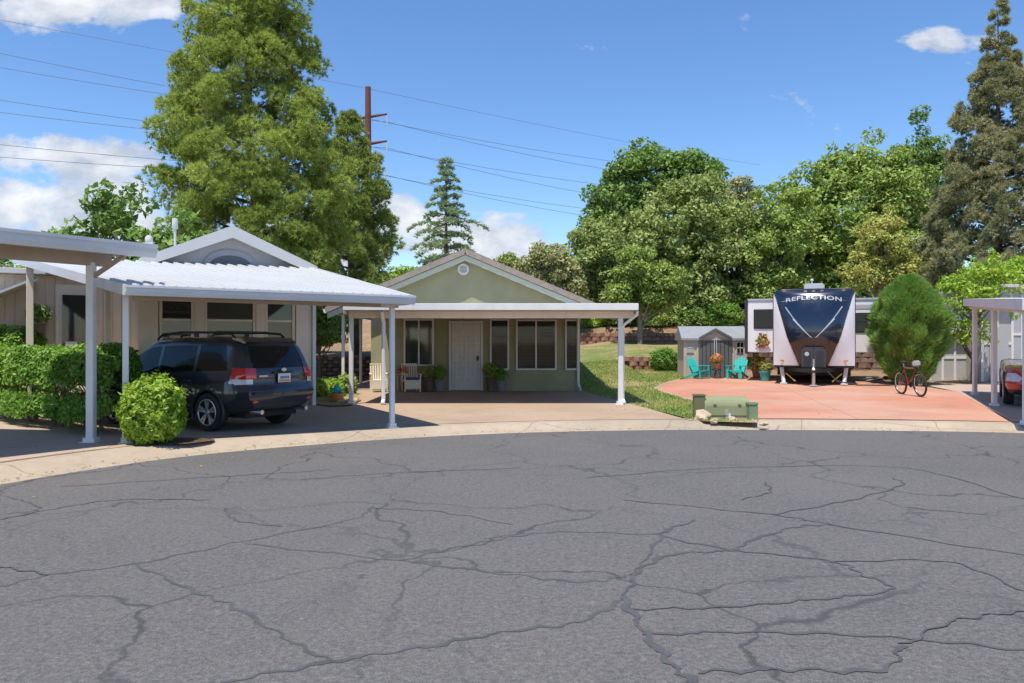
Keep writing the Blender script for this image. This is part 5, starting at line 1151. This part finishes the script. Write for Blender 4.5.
# --- pots and plants
def pot_plant(name, label, loc, pr, ph, potm, hf, wf, lm, seed, fm=None, n=260, ls=.05, nf=90):
    t = thing(name, label, 'potted plant', loc); MB().lathe([(pr*.7,0),(pr*.95,ph*.85),(pr*1.08,ph*.86),(pr*1.08,ph),(pr*.92,ph),(pr*.9,ph*.9)],n=18).build('pot', potm, t, 0, True)
    r = np.random.default_rng(seed); d = unit(r.normal(size=(n,3))+[0,0,.3]); P = d*r.uniform(.3,1,(n,1))**.5*np.array([wf,wf,hf*.5])+np.array([0,0,ph+hf*.42]); mesh_np('foliage', leaves(P,d+[0,0,.4],ls,r), 4, lm, t)
    if fm is not None:
        d = unit(r.normal(size=(nf,3))+[0,-.4,.6]); P = d*np.array([wf,wf,hf*.52])+np.array([0,0,ph+hf*.45]); mesh_np('flowers', leaves(P,d,ls*.8,r,.8,.4), 4, fm, t)
    return t
POTB = mat('blue_glaze',(.06,.16,.24),.3,.15); POTG = mat('grey_pot',(.2,.2,.19),.6,.1); POTT = mat('teal_pot',(.05,.33,.32),.4,.1)
q = g(716,379); st = thing('plant_stand','small wire plant stand between the turquoise chairs','stand', q+Vector((0,-.1,.03)))
MB().lathe([(.16,.30),(.17,.32),(.16,.34)],n=16).build('top', BLACKM, st)
for a in (0,2.1,4.2): MB().tube([(.05*math.cos(a),.05*math.sin(a),.31),(.16*math.cos(a),.16*math.sin(a),0)],.012,5).build('leg', BLACKM, st)
pot_plant('flower_pot','pot of red flowers on the wire stand between the turquoise chairs', q+Vector((0,-.1,.37)), .13,.2,TERRA,.38,.24,L_GREEN,91,L_RED)
pot_plant('flower_pot','pot of orange and red flowers under the left trailer slide', g(757,378)+Vector((0,0,.03)), .2,.3,TERRA,.5,.36,L_GREEN,92,L_FLO,300,.055,160)
pot_plant('flower_pot','teal pot with yellow green plant by the trailer corner', g(765,381.5)+Vector((0,0,.03)), .2,.34,POTT,.42,.26,L_YEL,93,None)
pot_plant('flower_pot','dark pot with leafy plant right of the white door', Vector((hx(501)+H2.x,24.45,.13)), .17,.32,POTG,.42,.24,L_HEDGE,94)
pot_plant('flower_pot','taller pot with yellow green leaves beside the white door', Vector((hx(491)+H2.x,24.5,.13)), .16,.42,BARK,.5,.26,L_LIME,95)
pot_plant('flower_pot','tall leafy pot plant left of the white door', Vector((hx(441)+H2.x,24.4,.13)), .18,.34,POTG,.5,.24,L_HEDGE,96)
pot_plant('flower_pot','pot of yellow green foliage under the left house window', Vector((hx(430)+H2.x,24.45,.13)), .2,.42,BARK,.44,.3,L_YEL,97)
pot_plant('flower_pot','pot of dark red foliage beside the white porch chair', Vector((hx(405)+H2.x,24.5,.13)), .14,.5,BARK,.3,.2,L_RED,98)
q0 = Matrix.Translation(C1) @ Matrix.Rotation(TH1,4,'Z')
pot_plant('flower_pot','pot of orange flowers at the porch railing behind the hedge', q0@Vector((-4.3,5.7,.62)), .22,.3,BARK,.45,.34,L_HEDGE,99,L_FLO,300,.05,220)
pot_plant('flower_pot','hanging dark wreath like plant left of the porch door', q0@Vector((-5.75,7.75,1.75)), .15,.2,BARK,.5,.28,L_DARK,100)
# white porch chairs
def armchair(label, loc, rz, cush=None):
    t = thing('porch_chair', label, 'chair', loc, rz, 'white chairs on the porch'); WK = CREAM; t.scale = (.85,.85,.85)
    MB().span(-.27,.27,-.27,.25,.36,.42).build('seat', WK, t, .01); b = MB()
    for i in range(7): b.bar((-.25+i*.083,.25,.42),(-.26+i*.087,.36,.98-.02*abs(i-3)),.05,.02)
    b.bar((-.29,.36,.97),(.29,.36,.97),.04,.05).build('backrest', WK, t, .005)
    for s in (-1,1):
        MB().bar((s*.29,-.28,.62),(s*.29,.30,.64),.07,.03).build('armrest', WK, t, .005)
        for y in (-.25,.24): MB().bar((s*.27,y,0),(s*.28,y,.62),.045,.045).build('leg', WK, t, .005)
    MB().span(-.27,.27,-.275,-.25,.1,.36).build('apron', WK, t)
    if cush is not None: MB().span(-.24,.24,-.25,.22,.425,.50).build('cushion', cush, t, .025)
    return t
armchair('white wicker armchair with a blue cushion beneath the left house window', (hx(414)+H2.x,24.2,.13), R(20), mat('blue_cushion',(.04,.07,.22),.8,.1))
armchair('white wicker armchair nearest the left corner of the olive house', (hx(382)+H2.x,24.3,.13), R(15))
t = thing('side_table','small round side table between the white porch chairs','table',(hx(398)+H2.x,24.3,.13))
MB().lathe([(.24,.5),(.25,.52),(.24,.54),(0,.54)],n=20).build('top', BROWNB, t)
for a in (.5,2.1,3.7,5.3): MB().tube([(.17*math.cos(a),.17*math.sin(a),.5),(.2*math.cos(a),.2*math.sin(a),0)],.02,6).build('leg', BROWNB, t)

# --- utility boxes, stones, planter by the left carport
UGR = mat('utility_green',(.26,.275,.14),.6,.08,2,dirt=((.30,.30,.2),.5)); UGD = mat('faded_olive',(.16,.155,.075),.7,.12,3); UGB = mat('pale_utility_green',(.20,.27,.15),.6,.08,3)
q = g(725,418.5); kk = q.y/F; bw = 21.5*kk; bh = 21*kk
t = thing('transformer_box','wide olive green utility transformer box with a sloped lid on the grass','utility box', q, -.12)
MB().span(-bw-.04,bw+.04,-.34,.40,-.05,.05).build('base_pad', KERB, t, .01)
MB().prism([(-.30,.052),(.36,.052),(.36,bh),(.05,bh+.03),(-.26,bh-.04),(-.30,bh*.72)],-bw,bw,'x').build('body', UGR, t, .012)
MB().span(-bw+.03,bw-.03,-.315,-.302,.09,bh*.66).build('door', UGR, t, .004); MB().box((-.02,-.325,bh*.35),(.07,.03,.10)).build('latch', STEEL, t, .004)
MB().box((.02,-.322,bh*.22),(.10,.006,.09)).build('warning_plate', ROOFW, t)
for s in (-1,1): MB().span(s*bw*.55-.03,s*bw*.55+.03,-.33,-.30,bh*.68,bh*.74).build('hinge', UGD, t)
q = g(699,419); t = thing('cable_pedestal','square faded olive cable pedestal left of the wide green box','utility box', q, -.1)
MB().span(-.11,.11,-.13,.13,-.03,.46).build('body', UGD, t, .012); MB().span(-.12,.12,-.14,.14,.462,.50).build('cap', UGD, t, .01)
q = g(752,420.5); t = thing('cable_pedestal','slim pale green cable pedestal right of the wide green box','utility box', q, .1)
MB().span(-.09,.09,-.09,.09,-.03,.30).build('body', UGB, t, .012); MB().span(-.10,.10,-.10,.10,.302,.36).build('cap', UGB, t, .015)
def rock(label, p, s, seed, grp=None):
    r = np.random.default_rng(seed); bm = bmesh.new(); bmesh.ops.create_icosphere(bm, subdivisions=3, radius=1); ph = r.uniform(0,6,6)
    for v in bm.verts:
        c = v.co; n_ = 1+.18*math.sin(c.x*3+ph[0])+.16*math.sin(c.y*4+ph[1]+c.z*2)+.1*math.sin(c.z*6+ph[2]+c.x*5); v.co = Vector((c.x*s[0],c.y*s[1],c.z*s[2]))*n_
    me = bpy.data.meshes.new('rock'); bm.to_mesh(me); bm.free(); o = link('rock', me, ROCK); o.location = (p.x,p.y,p.z+s[2]*.55); o.rotation_euler = (0,0,ph[3]); return tag(o,label,'rock',grp)
rock('largest pale rock at the left foot of the green box', g(703,421), (.16,.14,.13), 1,'rocks around the utility box')
rock('small flat rock in front of the green box centre', g(714,422.5), (.11,.08,.05), 2,'rocks around the utility box')
rock('tan rock in front of the green box right half', g(733,421.5), (.10,.08,.06), 3,'rocks around the utility box')
rock('low rock right of the slim pedestal', g(763,425), (.09,.07,.035), 4,'rocks around the utility box')
rock('long flat stone edging the flower bed by the carport post', g(352,403), (.28,.16,.10), 5)
rock('round stone at the front of the flower bed', g(341,404), (.13,.12,.08), 6)
round_bush('bed_plant','leafy green plant spilling over the flower bed between the carports', tuple(g(327,398)), .50,.38,.52, L_LIME, 1500, .055, 75, .6, 'plant')
round_bush('bed_plant','tall green plant at the right of the flower bed by the post', tuple(g(347,395)), .32,.3,.62, L_GREEN, 900, .055, 76, .6, 'plant')
q = g(337,403); t = thing('ceramic_planter','orange ceramic planter with a teal ornament in the flower bed','planter', q)
MB().lathe([(.12,0),(.17,.1),(.19,.24),(.16,.25),(.15,.2)],n=18).build('pot', mat('orange_glaze',(.62,.24,.06),.5,.15), t, 0, True)
MB().lathe([(.02,.2),(.07,.26),(.09,.36),(.06,.45),(.02,.5)],n=12).sphere((-.09,-.02,.30),.06).sphere((.10,-.02,.31),.06).build('ornament', TEAL, t, 0, True)
drape('soil_bed', [tuple((Vector((-5.25,12.22,0))+Vector((.62*math.cos(a)*(1+.12*math.sin(3*a)),.42*math.sin(a),0)))[:2]) for a in np.linspace(0,2*PI,24,endpoint=False)], .034, mat('dark_soil',(.11,.06,.035),.95,.3,8,bump=.6,bscale=30))
SKY_SAT=1.16; SKY_STR=.112; CLOUD_K=5.6; EXPO=.8
# ------------------------------------------------------------------ light, sky, camera
sun_dir = Vector((.16,.315,-1)).normalized()
ld = bpy.data.lights.new('sun','SUN'); ld.energy = 3.3; ld.angle = R(.53); ld.color = (1,.935,.83)
lo = bpy.data.objects.new('sun', ld); COL.objects.link(lo); lo.rotation_euler = sun_dir.to_track_quat('-Z','Y').to_euler(); lo.location = (0,0,30)
w = bpy.data.worlds.new('World'); sc.world = w; w.use_nodes = True; nt = w.node_tree; bg = nt.nodes['Background']
sky = nd(nt,'ShaderNodeTexSky', sky_type='NISHITA'); sky.sun_disc = False
ts = -sun_dir; sky.sun_elevation = math.asin(ts.z); sky.sun_rotation = math.atan2(ts.x, ts.y)
sky.altitude = 900; sky.air_density = 1.0; sky.dust_density = .25; sky.ozone_density = 3.0
tc = nd(nt,'ShaderNodeTexCoord').outputs['Generated']
sep = nd(nt,'ShaderNodeSeparateXYZ'); nt.links.new(tc, sep.inputs[0])
yy = mth(nt,'MAXIMUM', sep.outputs[1], .05)
U = mth(nt,'DIVIDE', sep.outputs[0], yy); Vv = mth(nt,'DIVIDE', sep.outputs[2], yy)   # direction slopes, towards the north
cmb = nd(nt,'ShaderNodeCombineXYZ'); nt.links.new(U, cmb.inputs[0]); nt.links.new(mth(nt,'MULTIPLY',Vv,1.7), cmb.inputs[1])
nz = noise(nt, cmb.outputs[0], 9, 8, .6, .3); nz2 = noise(nt, cmb.outputs[0], 26, 6, .6)
n0 = mth(nt,'ADD', mth(nt,'MULTIPLY', nz, .75), mth(nt,'MULTIPLY', nz2, .25))
tot = None
for (px,py,rx,ry,k) in [(95,-8,115,42,.95),(40,215,150,48,1.0),(60,158,95,26,.9),(470,240,110,32,.95),(395,222,40,28,.9),(948,38,40,12,.45),(-150,190,200,60,1.0),(1250,210,150,60,.9),(300,245,160,30,.8)]:
    a = mth(nt,'DIVIDE', mth(nt,'SUBTRACT',U,(px-512)/F), rx/F); b_ = mth(nt,'DIVIDE', mth(nt,'SUBTRACT',Vv,(HZ-py)/F), ry/F)
    q = mth(nt,'SUBTRACT', 1.0, mth(nt,'ADD', mth(nt,'MULTIPLY',a,a), mth(nt,'MULTIPLY',b_,b_)))
    q = mth(nt,'MULTIPLY', mth(nt,'MAXIMUM', q, -1.0), k)
    tot = q if tot is None else mth(nt,'MAXIMUM', tot, q)
dens = mth(nt,'ADD', mth(nt,'MULTIPLY', tot, .36), mth(nt,'MULTIPLY', mth(nt,'SUBTRACT', n0, .5), 1.7))
msk = ramp(nt, dens, [(.02,0.0),(.16,.8),(.3,.97)])
shade = ramp(nt, mth(nt,'ADD', mth(nt,'MULTIPLY', noise(nt, cmb.outputs[0], 14, 5, .6, .2), .8), mth(nt,'MULTIPLY',dens,.25)), [(.36,(.50,.56,.66)),(.62,(.90,.92,.95))])
hs = nd(nt,'ShaderNodeHueSaturation'); nt.links.new(sky.outputs[0], hs.inputs['Color']); hs.inputs['Saturation'].default_value = SKY_SAT; hs.inputs['Value'].default_value = 1.0; hs.inputs['Hue'].default_value = .503
vs = nd(nt,'ShaderNodeVectorMath', operation='SCALE'); nt.links.new(shade, vs.inputs[0]); vs.inputs['Scale'].default_value = CLOUD_K
mx = mixc(nt, msk, hs.outputs[0], vs.outputs[0])
nt.links.new(mx, bg.inputs['Color']); bg.inputs['Strength'].default_value = SKY_STR
cam = bpy.data.cameras.new('camera'); co = bpy.data.objects.new('camera', cam); COL.objects.link(co)
cam.sensor_width = 36; cam.lens = F/1024*36; cam.clip_end = 3000; cam.clip_start = .05
co.location = (0,0,CH); co.rotation_euler = (PI/2,0,0); sc.camera = co
sc.view_settings.view_transform = 'Standard'; sc.view_settings.look = 'None'; sc.view_settings.gamma = 1; sc.view_settings.exposure = EXPO
sc.render.engine = 'CYCLES'; sc.cycles.use_denoising = True; sc.cycles.max_bounces = 6; sc.cycles.transparent_max_bounces = 6
